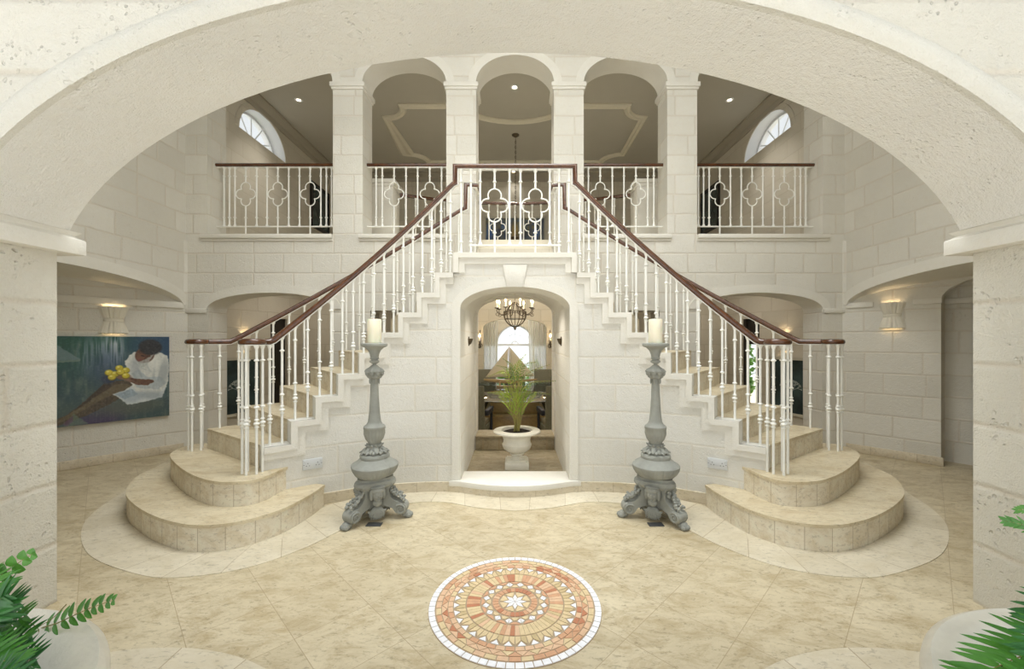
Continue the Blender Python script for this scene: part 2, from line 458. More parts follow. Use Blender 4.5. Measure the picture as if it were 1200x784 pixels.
# ---- oblique alcove walls --------------------------------------------------------
DX, DY = -.625, -.7806
def alc(s, t, off=0, z=0):                      # t along the wall from the corner, off = distance into the room
    x = 4.1 - DX*t - off*.7806; y = 5.12 + DY*t - off*.625
    return Vector((s*x, y, z))
for s, nm in ((-1, 'wall_left_alcove'), (1, 'wall_right_alcove')):
    mb = MB(); xa = lambda u, d, z, s=s: tuple(alc(s, u, -d, z))
    ops = [dict(a=.82, b=1.95, zb=0, sp=1.80, rise=.25)] if s > 0 else []
    arched_wall(mb, -.35, 3.9, 0, 2.6, ops, .12, xa, n=16)
    if s > 0:
        for t0, t1 in ((.82, 1.95),):           # the small arched recess behind
            mb.face([alc(s,t0,-.12,0), alc(s,t0,-.30,0), alc(s,t0,-.30,2.2), alc(s,t0,-.12,2.2)], 0)
            mb.face([alc(s,t1,-.12,0), alc(s,t1,-.30,0), alc(s,t1,-.30,2.2), alc(s,t1,-.12,2.2)], 0)
            mb.face([alc(s,t0,-.30,0), alc(s,t1,-.30,0), alc(s,t1,-.30,2.2), alc(s,t0,-.30,2.2)], 0)
            mb.face([alc(s,t0,-.12,2.1), alc(s,t1,-.12,2.1), alc(s,t1,-.30,2.1), alc(s,t0,-.30,2.1)], 1)
    mb.build(nm, [M['wall'], M['trim']], kind='structure')
    mb = MB()
    def bar(t0, t1, z0, z1, o0, o1):
        p = [alc(s,t,o,z) for z in (z0,z1) for o in (o0,o1) for t in (t0,t1)]
        for q in ((0,1,3,2),(4,5,7,6),(0,1,5,4),(2,3,7,6),(0,2,6,4),(1,3,7,5)): mb.face([p[i] for i in q])
    if s < 0: bar(.0, 3.6, 1.755, 1.835, 0, .03)
    else: bar(.0, .26, 1.755, 1.82, 0, .025); bar(.60, .83, 1.76, 1.825, 0, .03); bar(1.95, 3.6, 1.76, 1.825, 0, .03); bar(.82, 1.95, 1.765, 1.83, -.299, -.26)
    mb.build('trim_6' if s < 0 else 'trim_7', M['trim'], kind='structure', bevel=.012)
    mb = MB(); bar(-.0, 3.6 if s < 0 else .84, 0, .095, 0, .022)
    mb.build('baseboard_left' if s < 0 else 'baseboard_right', M['base'], kind='structure', bevel=.005)

mb = MB()
def bar(t0, t1, z0, z1, o0, o1, s=1):
    p = [alc(s,t,o,z) for z in (z0,z1) for o in (o0,o1) for t in (t0,t1)]
    for q in ((0,1,3,2),(4,5,7,6),(0,1,5,4),(2,3,7,6),(0,2,6,4),(1,3,7,5)): mb.face([p[i] for i in q])
bar(1.04, 1.62, 0, 1.74, -.295, -.27); bar(1.08, 1.38, .1, .8, -.27, -.255); bar(1.08, 1.38, .9, 1.65, -.27, -.255)
mb.build('door_3', M['doordark'], kind='structure', bevel=.004)
# ---- back wall of the hall -----------------------------------------------------------
YB0, YB1 = 5.15, 5.49
LZ = 2.68
lo_ops = [dict(a=-3.82, b=-2.266, zb=0, sp=1.754, rise=.2), dict(a=-1.80, b=-1.42, zb=0, sp=1.735, rise=0),
          dict(a=-.488, b=.488, zb=0, sp=1.72, rise=.20),
          dict(a=1.42, b=1.80, zb=0, sp=1.735, rise=0), dict(a=2.266, b=3.82, zb=0, sp=1.754, rise=.2)]
up_ops = [dict(a=-3.83, b=-2.266, zb=LZ, sp=4.566, rise=.5), dict(a=-1.895, b=-.855, zb=LZ, sp=4.566, rise=.34),
          dict(a=-.483, b=.483, zb=2.4, sp=4.566, rise=.34),
          dict(a=.855, b=1.895, zb=LZ, sp=4.566, rise=.34), dict(a=2.266, b=3.83, zb=LZ, sp=4.566, rise=.5)]
xb = lambda u, d, z: (u, YB0 + d, z)
mb = MB()
arched_wall(mb, -5.2, 5.2, 0, 2.4, lo_ops, YB1-YB0, xb)
arched_wall(mb, -5.2, 5.2, 2.4, 5.6, up_ops, YB1-YB0, xb)
mb.build('wall_back', [M['wall'], M['trim']], kind='structure')
k = 8
for o in up_ops:
    mb = MB(); arch_band(mb, dict(o, zb=o['sp']), .10, 0, -.015, xb, n=28); mb.build('trim_%d' % k, M['trim'], kind='structure'); k += 1
for o in (lo_ops[0], lo_ops[4]):
    mb = MB(); arch_band(mb, dict(o, zb=o['sp']), .10, 0, -.015, xb, n=28); mb.build('trim_%d' % k, M['trim'], kind='structure'); k += 1
edges = [(-4.1, -3.83), (-2.266, -1.895), (-.855, -.483), (.483, .855), (1.895, 2.266), (3.83, 4.1)]
for a, b in edges:                                # pier capitals
    mb = MB()
    c = [(a-.03, b+.03, YB0-.035, YB1+.03, 4.51, 4.566), (a-.015, b+.015, YB0-.02, YB1+.015, 4.48, 4.512)]
    for q in c: mb.box(*q)
    mb.build('trim_%d' % k, M['trim'], kind='structure', bevel=.006); k += 1
for a, b in ((-4.1, -3.83), (3.83, 4.1)):         # band at the springing of the lower arches
    mb = MB(); mb.box(a-.0, b+.0, YB0-.022, YB0, 1.70, 1.76); mb.build('trim_%d' % k, M['trim'], kind='structure', bevel=.01); k += 1
for a, b in ((-3.90, -2.266), (-1.94, -.82), (.82, 1.94), (2.266, 3.90)):   # balcony ledges
    mb = MB(); mb.box(a, b, YB0-.045, YB0, LZ-.055, LZ); mb.box(a, b, YB0-.02, YB0, LZ-.085, LZ-.05)
    mb.build('trim_%d' % k, M['trim'], kind='structure', bevel=.01); k += 1

# ---- floors ----------------------------------------------------------------------------------
mb = MB(); mb.box(-7.5, 7.5, -.25, YB1, -.2, 0); mb.box(-7.5, -1.5, YB1, 8, -.2, 0); mb.box(1.5, 7.5, YB1, 8, -.2, 0)
mb.build('floor', M['floor'], kind='structure')
mb = MB(); mb.box(-22, 22, -30, -.25, -.2, -.002); mb.build('bounce_ground_front', plain('pale_bounce_ground', (229,227,222), .8, .04, 3), kind='structure')  # unseen ground, added pale to bounce sunlight up onto the arch soffit
# pale border stones laid round the stair
pairs = [((-3.9,4.6),(-3.4,4.5)), ((-3.74,4.15),(-3.25,4.05)), ((-3.52,3.74),(-3.2,3.7)), ((-3.34,3.3),(-2.95,3.35)), ((-3.1,2.96),(-2.8,3.1)), ((-2.7,2.62),(-2.45,2.85)),
         ((-2.26,2.42),(-2.1,2.7)), ((-1.95,2.36),(-1.9,2.72)), ((-1.6,2.46),(-1.68,2.85)), ((-1.36,2.72),(-1.62,3.05)),
         ((-1.2,3.05),(-1.58,3.35)), ((-1.05,3.33),(-1.2,3.66)), ((-.86,3.45),(-.86,3.76)), ((-.6,3.47),(-.6,3.76)), ((-.3,3.35),(-.35,3.66)), ((0,3.29),(0,3.6))]
po = catmull([(a[0], a[1], 0) for a, b in pairs], 5); pi_ = catmull([(b[0], b[1], 0) for a, b in pairs], 5)
for s, nm in ((-1, 'trim_30'), (1, 'trim_31')):
    mb = MB(); L = 0; zt = .004
    for i in range(len(po)-1):
        d = (po[i+1]-po[i]).length
        q = [Vector((-s*p.x, p.y, zt)) for p in (po[i], po[i+1], pi_[i+1], pi_[i])]
        mb.face(q, 0, [(L,.2), (L+d,.2), (L+d,.8), (L,.8)])
        mb.face([q[0], q[1], q[1]-Vector((0,0,zt)), q[0]-Vector((0,0,zt))], 0, [(L,.2), (L+d,.2), (L+d,.2), (L,.2)]); L += d
    mb.build(nm, M['border'], kind='structure')
for s, nm in ((-1, 'trim_32'), (1, 'trim_33')):   # border round the front pots
    mb = MB(); L = 0
    for i in range(40):
        a0, a1 = [PI*.0 + PI*j/40 for j in (i, i+1)]
        o = lambda a, r: Vector((s*(1.52 - r*math.cos(a)), .72 + r*math.sin(a), .004))
        d = 1.02*PI/40
        mb.face([o(a0,1.10), o(a1,1.10), o(a1,.6), o(a0,.6)], 0, [(L,.2), (L+d,.2), (L+d,.8), (L,.8)]); L += d
    mb.build(nm, M['border'], kind='structure')

# ---- stair geometry ------------------------------------------------------------------------------
A0, AC, A1 = Vector((-1.93,3.17)), Vector((-1.30,3.76)), Vector((-.55,3.72))
B0, BC, B1 = Vector((-2.87,3.86)), Vector((-1.95,4.95)), Vector((-.60,4.96))
def bez(a, c, b, t): return (1-t)**2*a + 2*t*(1-t)*c + t*t*b
def bezt(a, c, b, t): return (2*(1-t)*(c-a) + 2*t*(b-c)).normalized()
def pin(n, off=0):                                # inner (room side) curve, off > 0 towards the room
    t = (n-3)/9; p = bez(A0, AC, A1, t); T = bezt(A0, AC, A1, t)
    return p + off*Vector((T.y, -T.x))
def pout(n, off=0):                               # outer curve, off > 0 towards the room
    t = (n-3)/9; p = bez(B0, BC, B1, t); T = bezt(B0, BC, B1, t)
    return p + off*Vector((T.y, -T.x))
_len = [0]
for i in range(900): _len.append(_len[-1] + (pin(3+(i+1)*.01) - pin(3+i*.01)).length)
def arclen(n): return _len[max(0, min(900, round((n-3)*100)))]
def curved_slab(mb, n0, n1, z0, z1, o0, o1, s=-1, k=6, m=0, f=pin, ends=(True, True), zr=None):
    """box along the curve between parameters n0..n1 and offsets o0 (room face)..o1"""
    X = lambda p, z: Vector((p.x if s < 0 else -p.x, p.y, z))
    ns = [n0 + (n1-n0)*i/k for i in range(k+1)]
    for a, b in zip(ns, ns[1:]):
        ua, ub = arclen(a), arclen(b)
        uv = [(ua,z0), (ub,z0), (ub,z1), (ua,z1)]
        for o in (o0, o1): mb.face([X(f(a,o),z0), X(f(b,o),z0), X(f(b,o),z1), X(f(a,o),z1)], m, uv)
        for z in (z0, z1): mb.face([X(f(a,o0),z), X(f(b,o0),z), X(f(b,o1),z), X(f(a,o1),z)], m)
    if zr is not None: mb.face([X(f(n0,o0),zr), X(f(n0,o1),zr), X(f(n0,o1),z1), X(f(n0,o0),z1)], m); return
    for n in (n0, n1): mb.face([X(f(n,o0),z0), X(f(n,o1),z0), X(f(n,o1),z1), X(f(n,o0),z1)], m)
SW = .12                                          # stringer thickness
LAND = 12*RIS
mb = MB()                                         # central block: arched doorway under the landing
co = dict(a=-.491, b=.491, zb=0, sp=1.65, rise=.19)
xc = lambda u, d, z: (u, 3.72 + d, z)
arched_wall(mb, -.55, .55, 0, LAND, [co], .38, xc, n=24)
mb.build('wall_stair', [M['stair_wall'], M['trim']], kind='structure', weld=True)
mb = MB()
for w, pr in ((.045, .036), (.10, .017)):
    mb.box(-.55-w*.0, .55+w*.0, 3.72-pr, 3.72, LAND-w, LAND)
    for s in (-1, 1): mb.box(min(s*.55, s*(.55-w)), max(s*.55, s*(.55-w)), 3.72-pr, 3.72, LAND-RIS, LAND-w)
mb.build('trim_34', M['trim'], kind='structure')
mb = MB(); arch_band(mb, co, .075, 0, -.014, xc, n=28, zlow=0); mb.build('trim_35', M['trim'], kind='structure')
mb = MB()                                         # keystone
kp = [(-.075, 1.835), (.075, 1.835), (.108, 2.035), (-.108, 2.035)]
R = [[Vector((x, 3.72, z)) for x, z in kp], [Vector((x, 3.695, z)) for x, z in kp]]
mb.rings(R); mb.build('trim_36', M['trim'], kind='structure', bevel=.004)
mb = MB()                                         # travertine baseboard along the curved wall
for s in (-1, 1): curved_slab(mb, 4.2, 12, 0, .09, .018, 0, s, 24)
mb.build('baseboard_stair', M['base'], kind='structure')
# bowed sill of the doorway
prf = [(-.60,3.70), (-.5,3.685), (-.4,3.645), (-.2,3.585), (0,3.565), (.2,3.585), (.4,3.645), (.5,3.685), (.60,3.70)]
pf = [(p.x, p.y) for p in catmull([(x,y,0) for x,y in prf], 5)]
mb = MB(); mb.prism(pf + [(.60,3.735), (-.60,3.735)], 0, .062, 0, 0, True); mb.build('trim_37', M['base'], kind='structure')
mb = MB(); mb.prism([(x*.985, y-.008) for x, y in pf] + [(.489,3.725), (.489,3.97), (-.489,3.97), (-.489,3.725)], .058, .105); mb.build('trim_38', M['trim'], kind='structure', bevel=.006)
# passage under the landing
mb = MB()
to = dict(a=-.50, b=.50, zb=0, sp=1.68, rise=.26)
for s in (-1, 1): mb.box(min(s*.50,s*.545), max(s*.50,s*.545), 4.10, 5.15, 0, 1.72)
us = arch_us(to, 20)
for a, b in zip(us, us[1:]): mb.face([(a,4.10,arch_z(to,a)), (b,4.10,arch_z(to,b)), (b,5.15,arch_z(to,b)), (a,5.15,arch_z(to,a))], 1)
mb.box(-.545, .545, 4.10, 5.15, 1.96, 1.99)
mb.build('wall_passage', [M['stair_wall'], M['trim']], kind='structure')
mb = MB(); mb.box(-.50, .50, 3.97, 5.15, 0.0, .006); mb.build('floor_passage', M['slate'], kind='structure')
mb = MB(); mb.box(-.488, .488, 5.13, 5.49, 0, .155); mb.box(-.488, .488, 5.11, 5.49, .155, .178); mb.build('trim_39', M['slate'], kind='structure', bevel=.004)

# landing slab and the steps up to the gallery
mb = MB()
mb.box(-.61, .61, 4.10, 5.15, 1.99, LAND); mb.box(-.545, .545, 4.05, 4.12, 1.99, LAND)
mb.box(-.475, .475, 4.88, 5.13, LAND, LAND+RIS); mb.box(-.475, .475, 5.13, 5.41, LAND+.0, LAND+2*RIS)
mb.build('floor_landing', M['gal'], kind='structure')

# flights: bottom bullnose steps and the winding treads
S1 = [(-1.56,3.38),(-1.575,3.16),(-1.63,2.91),(-1.74,2.75),(-1.89,2.66),(-2.1,2.655),(-2.4,2.775),(-2.76,3.0),(-3.04,3.24),(-3.27,3.58),(-3.33,3.85),(-3.30,4.08)]
S2 = [(-1.80,3.33),(-1.825,3.2),(-1.845,3.04),(-1.93,2.94),(-2.18,2.96),(-2.55,3.2),(-2.98,3.58),(-3.11,3.83),(-3.09,4.0)]
for s in (-1, 1):
    side = 'left' if s < 0 else 'right'
    st = thing('staircase', 'curved travertine stair flight rising from the %s side of the hall to the central landing' % side, 'staircase', (0,0,0), 0, 'pair of mirrored stair flights')
    mx = lambda p: (p[0] if s < 0 else -p[0], p[1])
    for S, back, z0, z1 in ((S1, [(-3.0,4.2), (-2.3,4.0), (-1.72,3.42)], 0, RIS), (S2, [(-2.9,4.05), (-2.4,3.7), (-1.95,3.36)], RIS, 2*RIS)):
        pts = [(p.x, p.y) for p in catmull([(x,y,0) for x,y in S], 6)] + back
        mb = MB(); ins = MB()
        mb.prism([mx(p) for p in pts], z0, z1-.022, 0, 0, True)
        c = Vector((sum(p[0] for p in pts)/len(pts), sum(p[1] for p in pts)/len(pts)))
        top = [mx(tuple(Vector(p) + (Vector(p)-c).normalized()*.008)) for p in pts]
        mb.prism(top, z1-.022, z1, 1, 1)
        mb.build('step', [M['riser'], M['tread']], st, bevel=0)
    mb = MB()
    for n in range(3, 12): curved_slab(mb, n, n+1, 0, n*RIS, 0, -SW, s, 5, 0, pin, (n == 3, False), 0 if n == 3 else (n-1)*RIS)
    sg = mb.build('stringer', [M['stair_wall']], st)
    mb = MB()                                     # stepped mouldings that follow the stringer
    for n in range(3, 12):
        h = n*RIS; h2 = h + RIS
        for w, pr in ((.045, .036), (.10, .017)):
            dn = w/(arclen(12)/9)                 # width along the curve in tread units
            curved_slab(mb, n, min(12, n+1+dn), h-w, h, pr, 0, s, 5)
            if n+1+dn <= 12.001: curved_slab(mb, n+1, n+1+dn, h, h2-w, pr, 0, s, 2)
    mb.build('stepped_moulding', [M['trim']], sg)
    for n in range(3, 12):
        kk = 4; ns = [n + i/kk for i in range(kk+1)]
        e = .004
        pts = [tuple(pin(a, -SW-e)) for a in ns] + [tuple(pout(a)) for a in reversed(ns)]
        mb = MB(); mb.prism([mx(p) for p in pts], 0 if n < 9 else n*RIS-.42, n*RIS-.024, 0, 0, True)
        f0, f1 = pin(n, -SW-e), pout(n); d = bezt(A0, AC, A1, (n-3)/9)*.012
        mb.prism([mx(p) for p in [tuple(f0-d), tuple(f1-d)] + [tuple(p) for p in [Vector(q) for q in pts[::-1][1:-1]]]] if False else [mx(p) for p in pts], n*RIS-.024, n*RIS, 1, 1)
        mb.build('step', [M['riser'], M['tread']], st)

# ---- gallery upstairs -----------------------------------------------------------------------------
GH = 5.22
mb = MB(); mb.box(-4.3, -.48, YB1-.002, 9.9, 2.45, UP-.002); mb.box(.48, 4.3, YB1-.002, 9.9, 2.45, UP-.002); mb.box(-.48, .48, 5.40, 9.9, 2.45, UP-.002)
mb.build('floor_gallery', M['ceiltrim'], kind='structure')
for s, nm in ((-1, 'wall_gallery_left'), (1, 'wall_gallery_right')):
    mb = MB(); xs = lambda u, d, z, s=s: (s*(4.14 + d), u, z)
    wo = dict(a=6.20, b=7.46, zb=4.57, sp=4.571, rise=.49)
    arched_wall(mb, YB1, 9.9, 2.45, 5.6, [wo], .30, xs, n=28)
    mb.build(nm, [M['gal'], M['winframe']], kind='structure')
    mb = MB(); arch_band(mb, wo, .09, 0, -.012, xs, n=32); mb.build('trim_40' if s < 0 else 'trim_41', M['gal'], kind='structure')
    w = MB()                                      # fan window: rim, sill bar and spokes
    arch_band(w, dict(wo, a=6.24, b=7.42, rise=.45), .045, .24, .19, xs, n=32)
    w.box(min(s*4.33,s*4.38), max(s*4.33,s*4.38), 6.20, 7.46, 4.57, 4.61)
    cx = 6.83
    for t in (30, 60, 90, 120, 150):
        a = math.radians(t); e = Vector((s*4.355, cx + .60*math.cos(a), 4.59 + .455*math.sin(a)))
        w.tube([(s*4.355, cx + .06*math.cos(a), 4.59+.06*math.sin(a)), e], .011, 6)
    hub = [(s*4.355, cx + .09*math.cos(PI*i/10), 4.60+.09*math.sin(PI*i/10)) for i in range(11)]
    w.tube(hub, .014, 6)
    wf = w.build('window_1' if s < 0 else 'window_2', M['winframe'], kind='structure')
    g = MB(); us = arch_us(wo, 24)
    for a, b in zip(us, us[1:]): g.face([(s*4.36,a,4.575), (s*4.36,b,4.575), (s*4.36,b,arch_z(wo,b)), (s*4.36,a,arch_z(wo,a))])
    g.build('glass', M['glass'], wf)
mb = MB(); mb.box(-4.45, 4.45, 9.6, 9.9, 2.45, 5.6); mb.build('wall_gallery_back', M['gal'], kind='structure')
mb = MB(); mb.box(-4.45, 4.45, YB1, 9.9, GH, 5.6); mb.build('ceiling_gallery', M['ceil'], kind='structure')
cp = [(0,0), (.0,-.17), (.03,-.17), (.045,-.13), (.05,-.10), (.10,-.07), (.13,-.03), (.15,-.03), (.15,0)]
for i, (a, b) in enumerate((((-4.14,YB1),(-4.14,9.6)), ((4.14,9.6),(4.14,YB1)), ((-4.14,9.6),(4.14,9.6)))):
    mb = MB(); mb.sweep([(a[0],a[1],GH), (b[0],b[1],GH)], cp); mb.build('trim_%d' % (42+i), M['cornice'], kind='structure')
arc = [(-1.24*math.sin(t), 6.03+1.24*math.cos(t)) for t in [math.radians(53-106*i/16) for i in range(17)]]
cl = [(-2.22+.37*math.cos(a), 6.78+.37*math.sin(a)) for a in [PI/2*(1-i/8) for i in range(9)]]
half = [(-2.22,8.9-.37)] + cl + [(-.99,6.78)]
far = [(2.22-.37*math.cos(a), 8.9-.37*math.sin(a)) for a in [PI/2*(1-i/8) for i in range(9)]]
pan = half + arc[1:-1] + [(-x, y) for x, y in reversed(half)] + far + [(-x, y) for x, y in reversed(far)]
cc = []
for p in pan:
    if not cc or math.hypot(p[0]-cc[-1][0], p[1]-cc[-1][1]) > 1e-4: cc.append(p)
mb = MB(); mb.sweep([(x,y,GH) for x,y in cc], [(-.06,0),(-.06,-.02),(-.035,-.045),(.0,-.03),(.035,-.045),(.06,-.02),(.06,0)], closed=True)
mb.build('trim_45', M['ceiltrim'], kind='structure', sharp=25)
# hall ceiling (out of sight)
mb = MB(); mb.box(-6.9, 6.9, YF0, YB1, 5.6, 5.8); mb.build('ceiling', M['ceil'], kind='structure')

# ---- lower corridors --------------------------------------------------------------------------------
for s in (-1, 1):
    sd = 'left' if s < 0 else 'right'
    c0, c1 = Vector((4.25,5.56)), Vector((3.70,7.2)); T = (c1-c0).normalized(); N = Vector((T.y, -T.x)); Lc = (c1-c0).length
    xk = lambda u, d, z, s=s: (s*(c0+T*u+N*d).x, (c0+T*u+N*d).y, z)
    ops = [dict(a=1.10, b=1.42, zb=0, sp=1.72, rise=0)]
    mb = MB(); arched_wall(mb, -.1, Lc+.1, 0, 2.46, ops, .15, xk, n=2); mb.build('wall_corridor_'+sd, [M['gal'], M['trim']], kind='structure')
    mb = MB(); mb.box(min(s*1.45,s*3.9), max(s*1.45,s*3.9), 7.2, 7.35, 0, 2.46); mb.build('wall_corridor_back_'+sd, M['gal'], kind='structure')
    mb = MB(); mb.box(min(s*1.45,s*5.2), max(s*1.45,s*5.2), YB1, 7.35, 2.38, 2.449); mb.build('ceiling_corridor_'+sd, M['ceil'], kind='structure')
    dr = MB()
    def dbox(u0, u1, d0, d1, z0, z1, m=0):
        p = [xk(u,d,z) for z in (z0,z1) for d in (d0,d1) for u in (u0,u1)]
        for q in ((0,1,3,2),(4,5,7,6),(0,1,5,4),(2,3,7,6),(0,2,6,4),(1,3,7,5)): dr.face([p[i] for i in q], m)
    if s < 0: dbox(1.10, 1.42, .05, .09, 0, 1.72); dbox(1.14, 1.38, .04, .05, .15, .8); dbox(1.14, 1.38, .04, .05, .95, 1.6)
    else:
        dbox(1.10, 1.17, .0, .09, 0, 1.72); dbox(1.17, 1.42, .05, .09, 1.30, 1.72); dbox(1.17, 1.42, .05, .09, 0, .25); dbox(1.37, 1.42, .02, .09, 0, 1.72)
    d = dr.build('door_1' if s < 0 else 'door_2', M['doordark'], kind='structure')
    if s > 0:
        g = MB(); g.face([xk(1.17,.07,.25), xk(1.37,.07,.25), xk(1.37,.07,1.3), xk(1.17,.07,1.3)]); g.build('glass', M['glass'], d)

# ---- dining room -----------------------------------------------------------------------------------
DF = -.30
mb = MB(); mb.box(-1.6, 1.6, YB1, 10.9, DF-.2, DF); mb.build('floor_dining', M['floor'], kind='structure')
for s, nm in ((-1,'wall_dining_left'), (1,'wall_dining_right')):
    mb = MB(); mb.box(min(s*1.45,s*1.6), max(s*1.45,s*1.6), YB1, 10.9, DF-.2, 2.46); mb.build(nm, M['dinwall'], kind='structure')
xd = lambda u, d, z: (u, 9.5 + d, z)
mb = MB(); arched_wall(mb, -1.45, 1.45, DF, 2.4, [dict(a=-.73, b=.73, zb=DF, sp=1.66, rise=.21, ea=.73, eb=.21, ec=1.66)], .2, xd, n=24)
mb.build('wall_dining_back', [M['dinwall'], M['trim']], kind='structure')
xw = lambda u, d, z: (u, 10.45 + d, z)
mb = MB(); wz = 1.26
arched_wall(mb, -1.45, 1.45, wz, 2.46, [dict(a=-.47, b=.47, zb=wz, sp=wz+.001, rise=.5)], .25, xw, n=24)
_col(mb, -1.45, 1.45, DF, .1, .25, xw, 0); _col(mb, -1.45, -.80, .1, wz, .25, xw, 0); _col(mb, .80, 1.45, .1, wz, .25, xw, 0)
mb.build('wall_window', [M['dinwall'], M['winframe']], kind='structure')
mb = MB(); mb.box(-1.45, 1.45, YB1, 10.9, 2.40, 2.449); mb.build('ceiling_dining', M['ceil'], kind='structure')
w = MB(); fo2 = dict(a=-.44, b=.44, zb=wz, sp=wz+.001, rise=.47)
arch_band(w, fo2, .035, .14, .09, xw, n=28)
w.box(-.82, .82, 10.53, 10.59, wz-.03, wz+.03); w.box(-.82, .82, 10.53, 10.59, .1, .15)
for x in (-.80, -.47, .47, .80): w.box(x-.02, x+.02, 10.53, 10.59, .1, wz)
for x in (-.64, .64): w.box(x-.008, x+.008, 10.55, 10.57, .1, wz)
for z in (.4, .69, .97): w.box(-.8, -.47, 10.55, 10.57, z-.008, z+.008); w.box(.47, .8, 10.55, 10.57, z-.008, z+.008)
for t in (30, 60, 90, 120, 150):
    a = math.radians(t); w.tube([(.08*math.cos(a), 10.56, wz+.08*math.sin(a)), (.45*math.cos(a), 10.56, wz+.47*math.sin(a))], .006, 5)
for r, q in ((.09,.02), (.27,.006)): w.tube([(r*math.cos(PI*i/14), 10.56, wz+r*math.sin(PI*i/14)) for i in range(15)], q, 5)
wf = w.build('window_3', M['winframe'], kind='structure')
g = MB(); g.box(-.8, .8, 10.575, 10.58, .1, wz)
us = arch_us(fo2, 20)
for a, b in zip(us, us[1:]): g.face([(a,10.575,wz), (b,10.575,wz), (b,10.575,arch_z(fo2,b)), (a,10.575,arch_z(fo2,a))])
g.build('glass', M['glass'], wf)
# ------------------------------------------------------------------ balustrades
BR = .0098
def knuckle(z, h=.007, r=.0195): return [(BR, z+h+.002), (r*.85, z+h*.8), (r, z+h*.25), (r, z-h*.25), (r*.85, z-h*.8), (BR, z-h-.002)]
_bcache = {}
def baluster_mesh(L, fancy=True):
    key = (round(L, 3), fancy)
    if key in _bcache: return _bcache[key]
    pr = [(.019, 0), (.019, -.010), (.013, -.026), (BR, -.034)] + knuckle(-.115)
    if fancy:
        pr += knuckle(-.115-.35) + knuckle(-.115-.445, .006, .017) + knuckle(-.115-.472, .009, .022) + knuckle(-.115-.499, .006, .017)
    else:
        pr += knuckle(-L+.115) + [(BR, -L+.034), (.013, -L+.026), (.019, -L+.010), (.019, -L)]
    if fancy: pr += [(BR, -L)]
    mb = MB(); mb.lathe(pr, 8); o = mb.build('tmp', M['white'], sharp=50); me = o.data
    bpy.data.objects.remove(o); me.name = 'baluster'; _bcache[key] = me
    return me
def quat_path(kx=.064, kz=.090, r=.0605):
    cs = [(0,kz), (kx,0), (0,-kz), (-kx,0)]; pts = []
    for i, (cx, cz) in enumerate(cs):
        mid = PI/2 - i*PI/2
        for j in range(-17, 18):
            a = mid - j/17*2.35 if False else mid - (j/17)*2.2
            x, z = cx + r*math.cos(a), cz + r*math.sin(a)
            if all(math.hypot(x-q[0], z-q[1]) >= r*.985 for q in cs if q != (cx, cz)): pts.append((x, z))
    return pts
def quat_mesh(L, Ldown, zc, nz2):
    """bar with a four-lobed ring at zc below the rail; reaches down to Ldown"""
    key = ('q', round(L,3), round(Ldown,3), round(zc,3))
    if key in _bcache: return _bcache[key]
    mb = MB()
    mb.lathe([(.019,0), (.019,-.010), (.013,-.026), (BR,-.034)] + knuckle(-.115) + [(BR, zc+.148)], 8)
    mb.loop_tube([(x, 0, zc+z) for x, z in quat_path()], .0068, 6)
    mb.lathe([(BR, zc-.148)] + knuckle(-nz2) + [(BR, -Ldown)], 8)
    o = mb.build('tmp', M['white'], sharp=50); me = o.data; bpy.data.objects.remove(o); me.name = 'quatrefoil_baluster'
    _bcache[key] = me; return me
RAILP = [(-.022,-.022), (-.030,-.012), (-.030,.004), (-.024,.016), (-.010,.023), (.010,.023), (.024,.016), (.030,.004), (.030,-.012), (.022,-.022)]
SUBP = [(-.016,-.030), (-.016,-.021), (.016,-.021), (.016,-.030)]
def sx(v, s): return Vector((v[0] if s < 0 else -v[0], v[1], v[2]))

# --- front railing: left flight, landing, right flight under one continuous rail
fr = thing('stair_railing', 'front railing whose mahogany rail climbs both flights and crosses the landing above the doorway', 'railing')
ZL = 2.945
def zin(n): return max(1.347, 1.347 + (n-3.35)*(2.80-1.347)/(12-3.35))
NI = Vector((-1.985, 3.13))
def left_path():
    pts = [Vector((NI.x, NI.y, 1.347))]
    for i in range(0, 49):
        n = 3.25 + (11.9-3.25)*i/48; q = pin(n, -.06); pts.append(Vector((q.x, q.y, zin(n))))
    e = pin(12, -.06)
    pts.append(Vector((-.545, e.y, zin(11.95)))); pts.append(Vector((-.545, e.y, ZL)))
    return pts
lp = left_path()
full = lp + [Vector((-p.x, p.y, p.z)) for p in reversed(lp)]
sides = []
for i, p in enumerate(full):
    a = full[max(i-1,0)]; b = full[min(i+1,len(full)-1)]; h = Vector((b.x-a.x, b.y-a.y, 0))
    sides.append(Vector((h.y, -h.x, 0)) if h.length > 1e-5 else Vector((0,-1,0)))
mb = MB(); mb.sweep(full, RAILP, sides=sides)
disc = [(.055,-.022), (.085,-.022), (.094,-.012), (.094,.004), (.088,.016), (.074,.023), (.0,.023)]
for s in (-1, 1): mb.lathe([(0,-.022)] + disc, 28, (s*abs(NI.x), NI.y, 1.347))
mb.build('handrail', M['mahog'], fr, sharp=50)
mb = MB(); mb.sweep(full, SUBP, sides=sides)
for s in (-1, 1): mb.lathe([(0,-.030), (.080,-.030), (.080,-.021), (0,-.021)], 24, (s*abs(NI.x), NI.y, 1.347))
mb.build('under_rail', M['white'], fr)
def add_bal(parent, x, y, ztop, L, fancy=True): return link('baluster', baluster_mesh(L, fancy), parent, (x, y, ztop))
for s in (-1, 1):
    sgn = 1 if s < 0 else -1
    for a in (150, 205, 265, 325, 20):                                        # newel cluster round the scroll
        x, y = NI.x + .066*math.cos(math.radians(a)), NI.y + .066*math.sin(math.radians(a))
        add_bal(fr, sgn*x, y, 1.322, 1.322-2*RIS)
    for n in range(3, 12):
        for f in (.25, .75):
            if n == 3 and f < .5: f = .3
            q = pin(n+f, -.06); zt = zin(n+f) - .024
            add_bal(fr, sgn*q.x, q.y, zt, zt - n*RIS)
YL = pin(12, -.06).y
